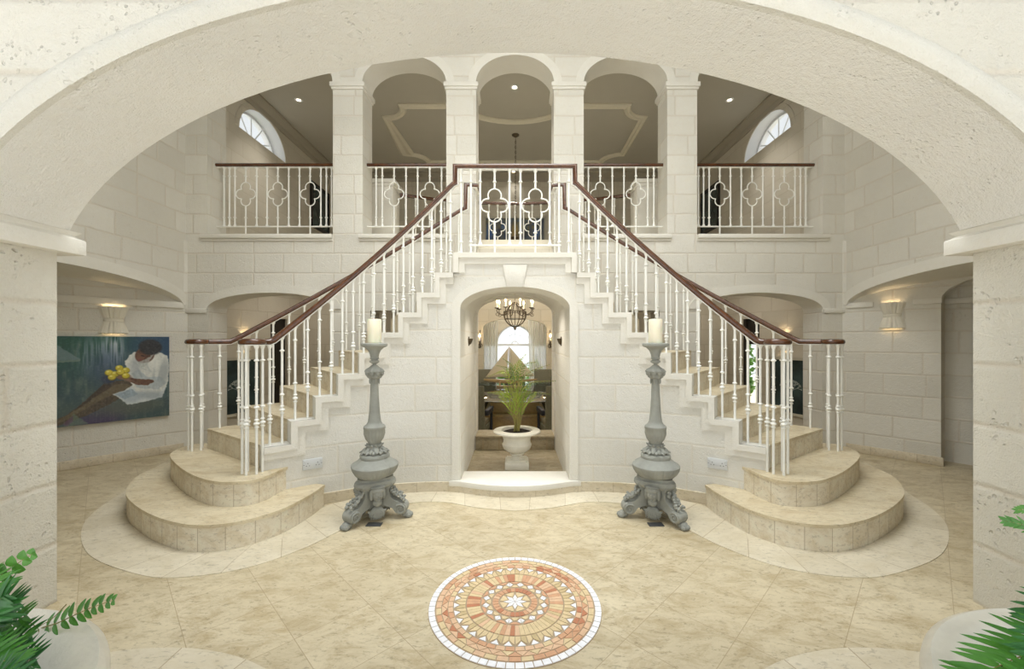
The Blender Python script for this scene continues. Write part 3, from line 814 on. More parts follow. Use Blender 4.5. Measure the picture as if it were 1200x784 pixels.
ZB = 2.227
for x in (.05, .318): 
    for s in (-1, 1): add_bal(fr, s*x, YL, ZL-.024, ZL-.024-ZB, False)
for x in (.403, .492):
    for s in (-1, 1): add_bal(fr, s*x, YL, ZL-.024, ZL-.024-LAND, False)
for s in (-1, 1): link('quatrefoil_baluster', quat_mesh(ZL-.024-ZB, ZL-.024-LAND, -.330, ZL-.024-ZB-.115), fr, (s*.186, YL, ZL-.024))
mb = MB(); mb.box(-.42, .42, YL-.012, YL+.012, ZB-.006, ZB+.006); mb.build('bottom_rail', M['white'], fr)

# --- outer railings along the far edge of each flight
def zout(n): return max(1.347, 1.347 + (n-3.55)/8.45*1.583)
NO = Vector((-2.915, 3.80))
for s in (-1, 1):
    side = 'left' if s < 0 else 'right'
    orl = thing('stair_railing', 'rear mahogany railing along the far edge of the %s stair flight' % side, 'railing')
    pts = [Vector((NO.x, NO.y, 1.347))]
    for i in range(49):
        n = 3.35 + (11.9-3.35)*i/48; q = pout(n, .05); pts.append(Vector((q.x, q.y, zout(n))))
    yo = pout(12, .05).y
    pts += [Vector((-.585, yo, 2.93)), Vector((-.585, yo, 3.205)), Vector((-.47, yo+.02, 3.205)), Vector((-.46, 5.145, 3.205))]
    pts = [sx(p, s) for p in pts]
    sd = []
    for i in range(len(pts)):
        a, b = pts[max(i-1,0)], pts[min(i+1,len(pts)-1)]; h = Vector((b.x-a.x, b.y-a.y, 0))
        sd.append(Vector((h.y,-h.x,0)) if h.length > .02 else Vector((0,-1,0)))
    mb = MB(); mb.sweep(pts, RAILP, sides=sd); mb.lathe([(0,-.022)] + disc, 28, (sx((NO.x,NO.y,0),s).x, NO.y, 1.347)); mb.build('handrail', M['mahog'], orl, sharp=50)
    mb = MB(); mb.sweep(pts, SUBP, sides=sd); mb.build('under_rail', M['white'], orl)
    for a in (95, 165, 215, 270, 330):
        q = sx((NO.x+.066*math.cos(math.radians(a)), NO.y+.066*math.sin(math.radians(a)), 0), s)
        add_bal(orl, q.x, q.y, 1.322, 1.322-2*RIS)
    for n in range(3, 12):
        for f in (.27, .77):
            q = sx((*pout(n+f, .05), 0), s); zt = zout(n+f)-.024; add_bal(orl, q.x, q.y, zt, zt-n*RIS)
    for x, y in ((-.53, yo+.015), (-.485, 5.05)):
        q = sx((x, y, 0), s); add_bal(orl, q.x, q.y, 3.18, 3.18-LAND)

# --- balcony railings between the upper piers
def balcony(name_label, x0, x1, bars, quats, Y=5.32, zr=3.612, zb=2.825, zl=LZ, zcen=-.345):
    t = thing('balcony_railing', name_label, 'railing')
    mb = MB(); mb.sweep([(x0,Y,zr), (x1,Y,zr)], [(a*1.15, b) for a, b in RAILP]); mb.build('handrail', M['mahog'], t, sharp=50)
    mb = MB(); mb.box(x0+.02, x1-.02, Y-.016, Y+.016, zr-.031, zr-.021); mb.build('under_rail', M['white'], t)
    mb = MB(); mb.box(x0+.02, x1-.02, Y-.012, Y+.012, zb-.006, zb+.006); mb.build('bottom_rail', M['white'], t)
    zt = zr-.024
    for x in bars: add_bal(t, x, Y, zt, zt-zb, False)
    for x in quats: link('quatrefoil_baluster', quat_mesh(zt-zb, zt-zl, zcen, zt-zb-.115), t, (x, Y, zt))
    return t
X5 = lambda px: (px-CX)/F*5.32
bl, bq = [262.7,269,275.4,300.8,313,338.4,351,376,382.5,388.6], [288,325.6,363.5]
nl, nq = [440.8,448,475.8,489.4,517.5,524], [461.8,503.6]
balcony('wide balcony railing in the far left upper opening under the left fan window', -3.87, -2.266, [X5(p) for p in bl], [X5(p) for p in bq])
balcony('wide balcony railing in the far right upper opening under the right fan window', 2.266, 3.87, [-X5(p) for p in bl], [-X5(p) for p in bq])
balcony('narrow balcony railing in the upper arch just left of the centre arch', -1.915, -.85, [X5(p) for p in nl], [X5(p) for p in nq])
balcony('narrow balcony railing in the upper arch just right of the centre arch', .85, 1.915, [-X5(p) for p in nl], [-X5(p) for p in nq])

# --- bowed railing round the far stairwell of the gallery, with its stone pedestals
gr = thing('gallery_railing', 'bowed railing with a dark rail between two stone pedestals inside the gallery', 'railing')
def gy(x): return 6.22 + .42*(1-(x/1.78)**2)
gp = [Vector((-1.74+3.48*i/24, gy(-1.74+3.48*i/24), 3.56)) for i in range(25)]
mb = MB(); mb.sweep(gp, RAILP); mb.build('handrail', M['mahog'], gr, sharp=50)
mb = MB(); mb.sweep([p - Vector((0,0,.74)) for p in gp], [(-.012,-.006),(-.012,.006),(.012,.006),(.012,-.006)]); mb.build('bottom_rail', M['white'], gr)
k = 0; x = -1.66
while x < 1.7:
    if k % 4 == 2: link('quatrefoil_baluster', quat_mesh(.716, .856, -.36, .60), gr, (x, gy(x), 3.536))
    else: add_bal(gr, x, gy(x), 3.536, .716, False)
    x += .1383; k += 1
for s in (-1, 1):
    mb = MB(); mb.box(-.175, .175, -.175, .175, 0, .98); mb.box(-.20, .20, -.20, .20, .0, .10); mb.box(-.195, .195, -.195, .195, .94, .985); mb.box(-.215, .215, -.215, .215, .985, 1.04)
    t = mb.build('stone_pedestal', M['trim'], None, (s*1.96, 6.22, UP-.002), bevel=.006)
    tag(t, 'square pale stone pedestal at the %s end of the bowed gallery railing' % ('left' if s < 0 else 'right'), 'pedestal')
# ------------------------------------------------------------------ mosaic medallion in the floor
def mosaic(loc, R):
    cols = {'w':(240,240,244), 'g':(216,194,152), 'g2':(226,206,164), 'p':(218,182,148), 'o':(206,158,122), 'r':(186,122,88), 'k':(198,176,132)}
    keys = list(cols); mats = [plain('tessera_'+k_, cols[k_], .45, .08, 40) for k_ in keys] + [plain('mosaic_grout', (172,152,126), .8, .05, 30)]
    ix = {k_: i for i, k_ in enumerate(keys)}; GM = len(keys)
    t = thing('floor_mosaic', 'round terracotta and white stone mosaic medallion set in the hall floor', 'mosaic', loc)
    mb = MB(); mb.lathe([(0,0), (R,0), (R,.003), (0,.003)], 96, m=0); mb.build('grout_bed', mats[GM], t)
    mb = MB(); rnd = random.Random(3)
    def tess(pts, c):
        cx = sum(p[0] for p in pts)/len(pts); cy = sum(p[1] for p in pts)/len(pts)
        q = []
        for x, y in pts:
            d = math.hypot(x-cx, y-cy); k_ = max(.55, 1-.0021/max(d, .001)*1.25); q.append((cx+(x-cx)*k_, cy+(y-cy)*k_))
        mb.prism(q, .001, .0055, ix[c])
    pol = lambda r, a: (R*r*math.cos(a), R*r*math.sin(a))
    def ring(n, r0, r1, pick, ph=0):
        for i in range(n):
            a0, a1 = 2*PI*(i+ph)/n, 2*PI*(i+1+ph)/n; tess([pol(r0,a0), pol(r0,a1), pol(r1,a1), pol(r1,a0)], pick(i))
    ring(68, .925, 1.0, lambda i: 'w'); ring(46, .855, .915, lambda i: rnd.choice('gppog2'.replace('2','')))
    for i in range(36):                              # alternating triangles
        a = lambda q: 2*PI*(i+q)/36
        tess([pol(.785,a(0)), pol(.785,a(1)), pol(.85,a(.5))], rnd.choice('pgpor')); tess([pol(.85,a(.5)), pol(.85,a(1.5)), pol(.785,a(1))], rnd.choice('pgpo'))
    ring(48, .722, .78, lambda i: rnd.choice('orpgopr'))
    for i in range(32):
        a = lambda q: 2*PI*(i+q)/32
        tess([pol(.715,a(.16)), pol(.715,a(.84)), pol(.645,a(.5))], 'w')
        tess([pol(.575,a(0)), pol(.575,a(.5)), pol(.64,a(.5)), pol(.70,a(.04))], 'g'); tess([pol(.575,a(.5)), pol(.575,a(1)), pol(.70,a(.96)), pol(.64,a(.5))], rnd.choice('gk'))
    ring(64, .405, .57, lambda i: rnd.choice('ggkgpgor') if (i//5) % 3 else rnd.choice('orpg'))
    for i in range(16):
        a = lambda q: 2*PI*(i+q)/16
        tess([pol(.30,a(.5)), pol(.345,a(.16)), pol(.385,a(.48))], 'w'); tess([pol(.30,a(.5)), pol(.385,a(.52)), pol(.345,a(.84))], 'w')
        tess([pol(.355,a(-.16)), pol(.40,a(-.42)), pol(.40,a(.42)), pol(.355,a(.16))], 'o')
        tess([pol(.275,a(0)), pol(.29,a(.42)), pol(.335,a(.13)), pol(.335,a(-.13)), pol(.29,a(-.42))], 'g2' if False else 'g')
    ring(28, .19, .268, lambda i: rnd.choice('oporr')); 
    for i in range(8):
        a = lambda q: 2*PI*(i+q)/8
        tess([pol(.0,0), pol(.078,a(-.5)), pol(.14,a(0)), pol(.078,a(.5))], 'w')
        tess([pol(.084,a(.5)), pol(.142,a(.07)), pol(.183,a(.1)), pol(.183,a(.9)), pol(.142,a(.93))], 'g')
    mb.build('tesserae', mats[:GM], t, weld=False)
    t.children[1]['kind'] = 'stuff' if False else 'thing'
    del t.children[1]['kind']
mosaic((0, 2.139, 0), .439)

# ------------------------------------------------------------------ tall ornate candle stands
def stand(x, y, rz, mir, label):
    t = thing('candle_stand', label, 'candle stand', (x, y, 0), rz)
    G = M['grey']
    mb = MB()                                          # column
    mb.lathe([(.05,.50), (.062,.52), (.052,.545), (.042,.56), (.048,.575), (.066,.60), (.078,.64), (.078,.675), (.081,.68), (.081,.695), (.074,.703), (.060,.712), (.048,.735), (.040,.80), (.033,.92), (.028,1.05), (.028,1.065), (.036,1.07), (.038,1.08), (.030,1.088), (.036,1.10)], 108,
             mod=lambda a, r, z: 1 + (.06*abs(math.cos(9*a)) - .04 if .575 < z < .675 else 0))
    mb.build('column', G, t, sharp=40)
    mb = MB()                                          # leafy capital
    mb.lathe([(.034,1.06), (.052,1.075), (.05,1.10), (.064,1.108), (.070,1.12), (.06,1.135), (.04,1.15), (.022,1.165), (.014,1.17)], 40, mod=lambda a, r, z: 1+.13*math.cos(8*a)*(1 if z < 1.14 else .2))
    for i in range(8):
        a = 2*PI*i/8; mb.ell((.058*math.cos(a), .058*math.sin(a), 1.105), (.016,.016,.022), 8, 6)
    for i in range(6):
        a = 2*PI*i/6; mb.ell((.036*math.cos(a), .036*math.sin(a), 1.045), (.007,.007,.024), 6, 5)
    mb.build('leaf_capital', G, t, sharp=50)
    mb = MB()
    mb.lathe([(.013,1.165), (.013,1.175), (.036,1.188), (.038,1.20), (.024,1.205), (.027,1.212), (.036,1.218), (.030,1.226), (.034,1.25), (.046,1.28), (.070,1.302), (.088,1.308), (.098,1.316), (.098,1.330), (.092,1.336), (.0,1.336)], 32, mod=lambda a, r, z: 1 + (.03*math.cos(14*a) if 1.22 < z < 1.285 else 0))
    mb.build('candle_dish', G, t, sharp=40)
    mb = MB()                                          # leaf collar under the bulb
    mb.lathe([(.075,.485), (.085,.50), (.07,.515), (.05,.53)], 36, mod=lambda a, r, z: 1+.1*math.cos(6*a))
    for i in range(6):
        for da, r_, z_, tl, rx, ry in ((0,.072,.522,.6,.034,.020), (.26,.086,.508,.3,.028,.012), (-.26,.086,.508,.3,.028,.012), (.52,.078,.512,.9,.022,.016), (.52,.052,.548,-.6,.024,.012), (0,.050,.552,-.8,.020,.012)):
            a = 2*PI*i/6 + da; Mx = Matrix.Rotation(a, 3, 'Z') @ Matrix.Rotation(tl, 3, 'Y')
            mb.ell((r_*math.cos(a), r_*math.sin(a), z_), (rx, ry, .009), 8, 5, M=Mx)
    mb.build('leaf_collar', G, t, sharp=60)
    mb = MB()                                          # big lobed dish
    lob = lambda a, r, z: (1 + (.085*abs(math.cos(1.5*(a-.52)))**.6 - .055 if r > .09 else 0)) * (1 + (.030*abs(math.cos(21*a)) - .018 if .33 < z < .38 else 0))
    mb.lathe([(.11,.315), (.135,.325), (.150,.342), (.166,.368), (.173,.390), (.173,.402), (.165,.411), (.138,.427), (.118,.445), (.108,.455), (.110,.472), (.104,.486), (.088,.492), (.07,.495)], 168, mod=lob)
    mb.build('lobed_dish', G, t, sharp=30)
    mb = MB()                                          # three-sided body
    lob3 = lambda a, r, z: 1 + .16*math.cos(3*a)
    mb.lathe([(.06,.07), (.085,.10), (.088,.20), (.105,.235), (.130,.25), (.142,.27), (.138,.292), (.122,.302), (.122,.318)], 48, mod=lob3)
    mb.build('base_body', G, t, sharp=40)
    for i in range(3):                                 # scrolled legs
        a = 2*PI*i/3; Rm = Matrix.Rotation(a, 3, 'Z')
        lg = MB()
        out = catmull([(p[0], p[1], 0) for p in [(.06,.285), (.11,.295), (.145,.285), (.150,.262), (.135,.245), (.122,.22), (.130,.18), (.155,.148), (.190,.128), (.225,.122), (.252,.102), (.258,.075), (.245,.045), (.215,.03), (.185,.036), (.165,.055), (.150,.078), (.12,.088), (.08,.10)]], 3)
        R = []
        for yy, k_ in ((-.045,.96), (-.037,1), (.037,1), (.045,.96)):
            R.append([Rm @ Vector((.16+(p.x-.16)*k_, yy, .16+(p.y-.16)*k_)) for p in out])
        lg.rings(R)
        for sy in (-1, 1):                             # volutes on both cheeks
            for (cx, cz, r0) in ((.212,.074,.040), (.128,.268,.022)):
                sp = [Rm @ Vector((cx + r0*(1-u/26)*math.cos(2.4-u*.5), sy*.047, cz + r0*(1-u/26)*math.sin(2.4-u*.5))) for u in range(25)]
                lg.tube(sp, [.009*(1-u/40)*(r0/.04)**.5 for u in range(25)], 6)
                lg.ell(Rm @ Vector((cx, sy*.047, cz)), (.008,.008,.008), 6, 5)
        leg = lg.build('leg', G, t, sharp=50)
        pw = MB()
        for q in (-1.5, -.5, .5, 1.5):
            pw.ell(Rm @ Vector((.275-.006*abs(q), q*.017, .018)), (.026,.0095,.017), 8, 6, M=Rm); pw.ell(Rm @ Vector((.262-.006*abs(q), q*.016, .032)), (.018,.010,.014), 8, 6, M=Rm)
        pw.ell(Rm @ Vector((.245,0,.026)), (.036,.034,.026), 12, 8, M=Rm)
        pw.build('paw', G, leg, sharp=60)
        gr_ = MB(); rr = random.Random(i)
        for k_ in range(46):
            u = k_/46; px = .120 + .115*u**1.1; pz = .225 - .095*u**.8
            gr_.ell(Rm @ Vector((px+rr.uniform(-.004,.014), rr.uniform(-.038,.038), pz+rr.uniform(.0,.018))), (.0115,)*3, 7, 5)
        gr_.build('grape_cluster', G, leg, sharp=60)
        b = a + PI/3; Rb = Matrix.Rotation(b, 3, 'Z')  # mask between legs
        fm = MB(); FE = lambda c, r, n, k, M=None: fm.ell(c, tuple(q*1.3 for q in r), n, k, 0, Rb); V = lambda x_, y_, z_: Rb @ Vector((.088+.027+(x_-.088)*1.3, y_*1.3, .205+(z_-.212)*1.3))
        FE(V(.088,0,.212), (.030,.030,.040), 16, 12, M=Rb)                      # face
        FE(V(.082,0,.238), (.036,.041,.026), 14, 8, M=Rb)                       # hair
        for sy in (-1,1):
            FE(V(.085,sy*.033,.215), (.016,.013,.034), 8, 6, M=Rb)
            FE(V(.1145,sy*.011,.219), (.0045,.007,.003), 6, 5, M=Rb)
            FE(V(.1135,sy*.011,.2255), (.0045,.009,.0022), 6, 5, M=Rb)
            FE(V(.108,sy*.014,.205), (.009,.009,.009), 6, 5, M=Rb)
        FE(V(.119,0,.211), (.0065,.0045,.010), 8, 6, M=Rb); FE(V(.1135,0,.196), (.005,.009,.003), 8, 5, M=Rb); FE(V(.111,0,.185), (.008,.009,.007), 8, 5, M=Rb)
        FE(V(.085,0,.165), (.024,.026,.022), 12, 8, M=Rb); fm.box(0,0,0,0,0,0) if False else None
        FE(V(.082,0,.255), (.034,.048,.008), 12, 6, M=Rb)
        fm.build('face_mask', G, t, sharp=60)
        sh = MB(); V = lambda x_, y_, z_: Rb @ Vector((x_+.012, y_*1.2, z_-.042))
        R = []
        for j in range(7):
            f = j/6; ring = []
            for q in range(25):
                th = PI*1.0*(q/24) - PI
                rad = .058*math.sin(PI*(.08+.86*f))*(1+.05*math.cos(9*th)) ; 
                ring.append(V(.085+.035*math.sin(PI*f)*1.0*abs(math.sin(th))**.5, .055*f*math.cos(th)*(1+.06*math.cos(10*th)), .125+.070*f*math.sin(th)*(1+.06*math.cos(10*th))))
            R.append(ring)
        for A_, B_ in zip(R, R[1:]):
            for q in range(24): sh.face([A_[q], A_[q+1], B_[q+1], B_[q]])
        sh.ell(V(.085,0,.105), (.034,.052,.05), 20, 10, M=Rb)
        for q in range(-3, 4): sh.tube([V(.112,q*.003,.14), V(.121-.002*q*q*.6,q*.0105,.11), V(.108-.002*q*q*.6,q*.013,.066)], [.003,.006,.004], 6)
        sh.build('shell_boss', G, t, sharp=60)
    return t
stand(-1.083, 3.19, math.radians(0), 1, 'ornate grey tripod candle stand on the left side of the doorway')
stand(1.083, 3.19, math.radians(60+0), 1, 'ornate grey tripod candle stand on the right side of the doorway')
for s in (-1, 1):
    mb = MB(); mb.lathe([(0,0), (.050,0), (.052,.004), (.052,.178), (.049,.184), (.040,.1855), (.012,.176), (0,.176)], 32)
    c = thing('pillar_candle', 'ivory pillar candle standing on the %s grey stand' % ('left' if s < 0 else 'right'), 'candle', (s*1.083, 3.19, 1.336))
    mb.build('wax', M['wax'], c, sharp=40)
    mb = MB(); mb.tube([(0,0,.172), (.001,0,.185), (.004,0,.196)], .002, 6); mb.build('wick', M['dark'], c)
    mb = MB(); mb.box(-.055,.055,-.03,.03,0,.006); mb.box(-.045,.045,-.02,.02,.006,.008)
    o = mb.build('floor_socket', M['chrome'], None, (s*1.035, 3.045, 0), bevel=.001); tag(o, 'small grey metal floor outlet under the %s candle stand' % ('left' if s < 0 else 'right'), 'floor outlet')

# ------------------------------------------------------------------ double power outlets on the stair wall
for s in (-1, 1):
    n = 4.05
    # find the curve point seen at that pixel column
    best = min((abs((pin(q*.01,.006).x/pin(q*.01,.006).y*F + CX) - 366.5), q*.01) for q in range(300, 900))[1]
    p = pin(best, .004); T = bezt(A0, AC, A1, (best-3)/9); zc = EYE - (543.5-HY)/F*p.y
    t = thing('power_outlet', 'white double power outlet low on the stair wall beside the %s steps' % ('left' if s < 0 else 'right'), 'power outlet', (s*-p.x if s > 0 else p.x, p.y, zc), math.atan2(T.y, T.x)*(1 if s < 0 else -1))
    mb = MB(); mb.box(-.073,.073,-.009,0.004,-.043,.043); mb.build('plate', M['socket'], t, bevel=.003)
    for q in (-1, 1):
        mb = MB(); cx = q*.036
        for dx, dz, w_, h_ in ((0,.010,.004,.008), (-.011,-.010,.007,.004), (.011,-.010,.007,.004)): mb.box(cx+dx-w_/2, cx+dx+w_/2, -.0105, -.008, dz-h_/2, dz+h_/2)
        mb.build('socket_holes', M['dark'], t)
        mb = MB(); mb.box(q*.058-.005, q*.058+.005, -.012, -.008, .018, .034); mb.build('switch', M['socket'], t, bevel=.001)
        mb = MB(); Rr = [[Vector((q*.066 + .003*math.cos(2*PI*i/10), yy, .003*math.sin(2*PI*i/10))) for i in range(10)] for yy in (-.0105,-.008)]; mb.rings(Rr); mb.build('screw', M['dark'], t)

# ------------------------------------------------------------------ plaster wall sconces
SCONCE_UP = []
def sconce(o, wdt, hgt, label, light=1):
    """o: function (lateral, outward, z) -> world; a fluted hourglass half-shade"""
    c = o(0, 0, 0)
    t = thing('wall_sconce', label, 'wall lamp', c)
    mb = MB(); k = 40
    def ring(r, z, flute, th=0):
        out = []
        for i in range(k+1):
            a = PI*i/k; rr = (r-th)*(1 + flute*(.5-abs(((i/k*9) % 1)-.5))*.5)
            out.append(o(-rr*math.cos(a), rr*.62*math.sin(a), z) - c)
        return out
    h = hgt/2; prof = [(wdt*.5,h,0), (wdt*.5,h-.008,1), (wdt*.44,h*.6,1), (wdt*.33,.02,1), (wdt*.33,.016,0), (wdt*.40,.014,0), (wdt*.40,-.014,0), (wdt*.33,-.016,0), (wdt*.33,-.02,1), (wdt*.44,-h*.6,1), (wdt*.5,-h+.008,1), (wdt*.5,-h,0)]
    R = [ring(r, z, f) for r, z, f in prof]
    Ri = [ring(r, z, 0, .012) for r, z, f in prof]
    for A_, B_ in zip(R, R[1:]):
        for i in range(k): mb.face([A_[i], A_[i+1], B_[i+1], B_[i]])
    for A_, B_ in zip(Ri, Ri[1:]):
        for i in range(k): mb.face([A_[i], A_[i+1], B_[i+1], B_[i]])
    for A_, B_ in ((R[0], Ri[0]), (R[-1], Ri[-1])):
        for i in range(k): mb.face([A_[i], A_[i+1], B_[i+1], B_[i]])
    mb.build('shade', M['plaster'], t, sharp=25)
    mb = MB(); mb.ell(o(0, wdt*.07, 0) - c, (.010,.010,.03), 10, 8); mb.build('bulb', M['bulb'], t)
    if light:
        SCONCE_UP.append((o(0, wdt*.14, h*.45), light)); SCONCE_UP.append((o(0, wdt*.14, -h*.45), light*.5))
def alc_o(s, t0, z0):
    T = (alc(s, t0+1) - alc(s, t0)).normalized(); N = (alc(s, t0, 1) - alc(s, t0)).normalized(); p = alc(s, t0, .001, z0)
    return lambda u, d, z: p + T*u + N*d + Vector((0,0,z))
sconce(alc_o(-1, .627, 1.586), .21, .30, 'fluted white plaster wall lamp above the large painting on the left', .75)
sconce(alc_o(1, .426, 1.650), .20, .30, 'fluted white plaster wall lamp on the bare right alcove wall', .75)
def cor_o(s, u0, z0):
    c0, c1 = Vector((4.25,5.56)), Vector((3.70,7.2)); T = (c1-c0).normalized(); N = Vector((-T.y, T.x))
    N = N if N.x < 0 else -N
    q = c0 + T*u0
    return lambda u, d, z: Vector((s*(q.x+T.x*u+N.x*d), q.y+T.y*u+N.y*d, z0+z))
for s, nm in ((-1,'left'), (1,'right')):
    sconce(cor_o(s, .66, 1.345), .17, .27, 'plaster wall lamp glowing inside the low arched passage behind the %s flight' % nm, 3.2)
    # framed picture below it
    o = cor_o(s, 0, 0)
    t = thing('framed_picture', 'glazed dark picture with a pale coral drawing hanging in the passage behind the %s flight' % nm, 'picture', o(.62, 0, .70))
    cc_ = o(.62, 0, .70)
    def pb(u0, u1, z0, z1, d0, d1):
        m_ = MB(); p = [o(u, d, z)-cc_ for z in (z0,z1) for d in (d0,d1) for u in (u0,u1)]
        for q in ((0,1,3,2),(4,5,7,6),(0,1,5,4),(2,3,7,6),(0,2,6,4),(1,3,7,5)): m_.face([p[i] for i in q])
        return m_
    pb(.26,.92,.26,1.115,.004,.022).build('mount', M['frame'], t); pb(.30,.88,.30,1.075,.022,.025).build('print', M['teal'], t)
    fr_ = MB()
    for q in ((.26,.30,.26,1.115), (.88,.92,.26,1.115), (.26,.92,.26,.30), (.26,.92,1.075,1.115)): fr_.faces += pb(*q, .004, .038).faces
    fr_.build('frame', M['frame'], t)
    dw = MB(); rr = random.Random(5)
    def branch(u, z, a, L, d):
        if d == 0 or L < .02: return
        u2, z2 = u + L*math.cos(a), z + L*math.sin(a)
        dw.tube([o(u,.027,z)-cc_, o(u2,.027,z2)-cc_], .0025+.001*d*.4, 4)
        for q in (-.55, .0, .5): branch(u2, z2, a+q+rr.uniform(-.2,.2), L*.72, d-1)
    branch(.56, .45, PI/2, .12, 5)
    dw.build('drawing', plain('pale_ink', (168,176,170), .6, .02) if s < 0 else bpy.data.materials['pale_ink'], t)

# ------------------------------------------------------------------ paintings (canvas with a vertex-coloured picture)
def vnoise(h, w, cell_y, cell_x, seed):
    r = np.random.RandomState(seed); gh, gw = int(h/cell_y)+3, int(w/cell_x)+3; g = r.rand(gh, gw)
    y = np.arange(h)/cell_y; x = np.arange(w)/cell_x; yi = y.astype(int); xi = x.astype(int); fy = (y-yi)[:,None]; fx = (x-xi)[None,:]
    fy = fy*fy*(3-2*fy); fx = fx*fx*(3-2*fx)
    a, b, c, d = g[yi][:,xi], g[yi][:,xi+1], g[yi+1][:,xi], g[yi+1][:,xi+1]
    return (a*(1-fx)+b*fx)*(1-fy) + (c*(1-fx)+d*fx)*fy
def canvas(name, W, H, img, parent, place, mat):
    h, w, _ = img.shape
    lin = np.where(img <= .04045, img/12.92, ((img+.055)/1.055)**2.4)
    verts = []; 
    for j in range(h):
        for i in range(w): verts.append(place(i/(w-1)*W - W/2, .0, (1-j/(h-1))*H))
    faces = [(j*w+i, j*w+i+1, (j+1)*w+i+1, (j+1)*w+i) for j in range(h-1) for i in range(w-1)]
    me = bpy.data.meshes.new(name); me.from_pydata([tuple(v) for v in verts], [], faces)
    at = me.color_attributes.new('Col', 'FLOAT_COLOR', 'POINT')
    at.data.foreach_set('color', np.concatenate([lin, np.ones((h,w,1))], 2).astype(np.float32).ravel())
    me.materials.append(mat); return link(name, me, parent)
class Paint:
    def __init__(s, w, h, asp): s.w, s.h = w, h; s.Y, s.X = np.mgrid[0:h, 0:w]; s.X = s.X/(w-1); s.Y = s.Y/(h-1); s.asp = asp; s.img = np.zeros((h,w,3))
    def put(s, mask, rgb, var=0, seed=0):
        c = np.array(rgb)/255.
        if var: 
            n = vnoise(s.h, s.w, 5, 4, seed)[...,None]*.6 + vnoise(s.h, s.w, 14, 3, seed+1)[...,None]*.4; c = np.clip(c*(1+var*(n-.5)*2), 0, 1)
        s.img = s.img*(1-mask[...,None]) + c*mask[...,None]
    def ell(s, cx, cy, rx, ry, rot=0, soft=.12):
        dx, dy = (s.X-cx)*s.asp, s.Y-cy; c, q = math.cos(rot), math.sin(rot); u, v = (dx*c+dy*q)/(rx*s.asp), (-dx*q+dy*c)/ry
        return np.clip((1-np.sqrt(u*u+v*v))/soft+.5, 0, 1)
    def poly(s, pts, wob=.006, seed=1):
        X = s.X + (vnoise(s.h, s.w, 6, 6, seed)-.5)*wob*2; Y = s.Y + (vnoise(s.h, s.w, 6, 6, seed+9)-.5)*wob*2
        ins = np.zeros(X.shape, bool); n = len(pts)
        for i in range(n):
            (x0,y0), (x1,y1) = pts[i], pts[(i+1) % n]
            if y0 == y1: continue
            ins ^= ((Y < y0) != (Y < y1)) & (X < (x1-x0)*(Y-y0)/(y1-y0)+x0)
        m = ins.astype(float); k = m.copy()
        for ax in (0, 1): k = (np.roll(k,1,ax)+k+np.roll(k,-1,ax))/3
        return k
pw, ph = 300, 290
A = Paint(pw, ph, 1.03)
n1 = vnoise(ph,pw,60,50,1); n2 = vnoise(ph,pw,30,8,2); n3 = vnoise(ph,pw,40,3,3); n4 = vnoise(ph,pw,4,4,4)
A.put(np.ones((ph,pw)), (62,84,88)); A.put(np.clip(n1*1.6-.5,0,1)*.8, (84,100,92)); A.put(np.clip(1.1-A.Y*1.6-A.X*.3,0,1)*.8, (28,84,66))
A.put(np.clip(A.X*1.6-.7,0,1)*np.clip(1-A.Y*1.3,0,1), (38,66,98)); A.put(np.clip(A.Y*2-1.35,0,1)*.7, (74,88,84)); A.put(np.clip(n2*2.2-1.2,0,1)*.55, (112,124,116)); A.put(np.clip(n3*2-1.05,0,1)*.35, (40,60,70))
A.put(np.clip(n3*2.2-.5,0,1)*A.ell(.50,.16,.09,.20,0,.9), (176,188,196)); A.put(np.clip(n3*2.0-.4,0,1)*A.ell(.36,.22,.14,.20,0,.9)*.7, (128,150,160)); A.put(A.ell(.46,.38,.16,.20,0,1.0)*.6, (56,74,104))
A.put(A.poly([(0,.05),(.10,.12),(.25,.26),(.0,.27)])*.75, (116,136,140)); A.put(A.poly([(.0,.27),(.25,.26),(.24,.285),(0,.295)])*.6, (140,150,140))
A.put(A.ell(.9,.12,.25,.2,0,.8)*.6, (44,72,104)); A.put(np.clip(A.Y*3-2.2,0,1)*A.ell(.38,.95,.2,.15,0,.9), (74,56,92)); A.put(A.ell(.62,.83,.3,.1,0,.9)*.6, (96,96,88))
# figure: legs, dress, arms, head, fruit
A.put(A.poly([(.70,.55),(.55,.52),(.42,.56),(.28,.74),(.14,.88),(.0,.94),(.0,1.0),(.10,.98),(.30,.90),(.52,.76),(.70,.66)]), (84,74,62), .2, 11)
A.put(A.poly([(.45,.58),(.60,.56),(.66,.60),(.40,.74),(.16,.92),(.04,.98),(.12,.90),(.30,.76)])*.8, (108,96,74), .2, 13); A.put(A.poly([(.44,.535),(.30,.72),(.20,.83),(.36,.70),(.50,.58)])*.6, (58,48,44))
A.put(A.poly([(.20,.86),(.13,1.0),(.32,1.0),(.24,.92)])*.6, (104,128,108)); A.put(A.poly([(.12,.97),(.2,.88),(.19,.96),(.14,1.0)])*.7, (98,72,96))
A.put(A.poly([(.50,.68),(.60,.64),(.70,.56),(.90,.58),(.98,.62),(.93,.76),(.78,.80),(.62,.82),(.585,.76)]), (206,212,212), .06, 21); A.put(A.poly([(.52,.68),(.66,.63),(.72,.70),(.60,.75)])*.7, (132,150,166), .2, 22)
A.put(A.poly([(.60,.30),(.66,.20),(.72,.17),(.80,.25),(.90,.19),(.985,.24),(1.0,.36),(.985,.60),(.90,.70),(.80,.70),(.70,.66),(.64,.54)]), (214,216,210), .06, 23)
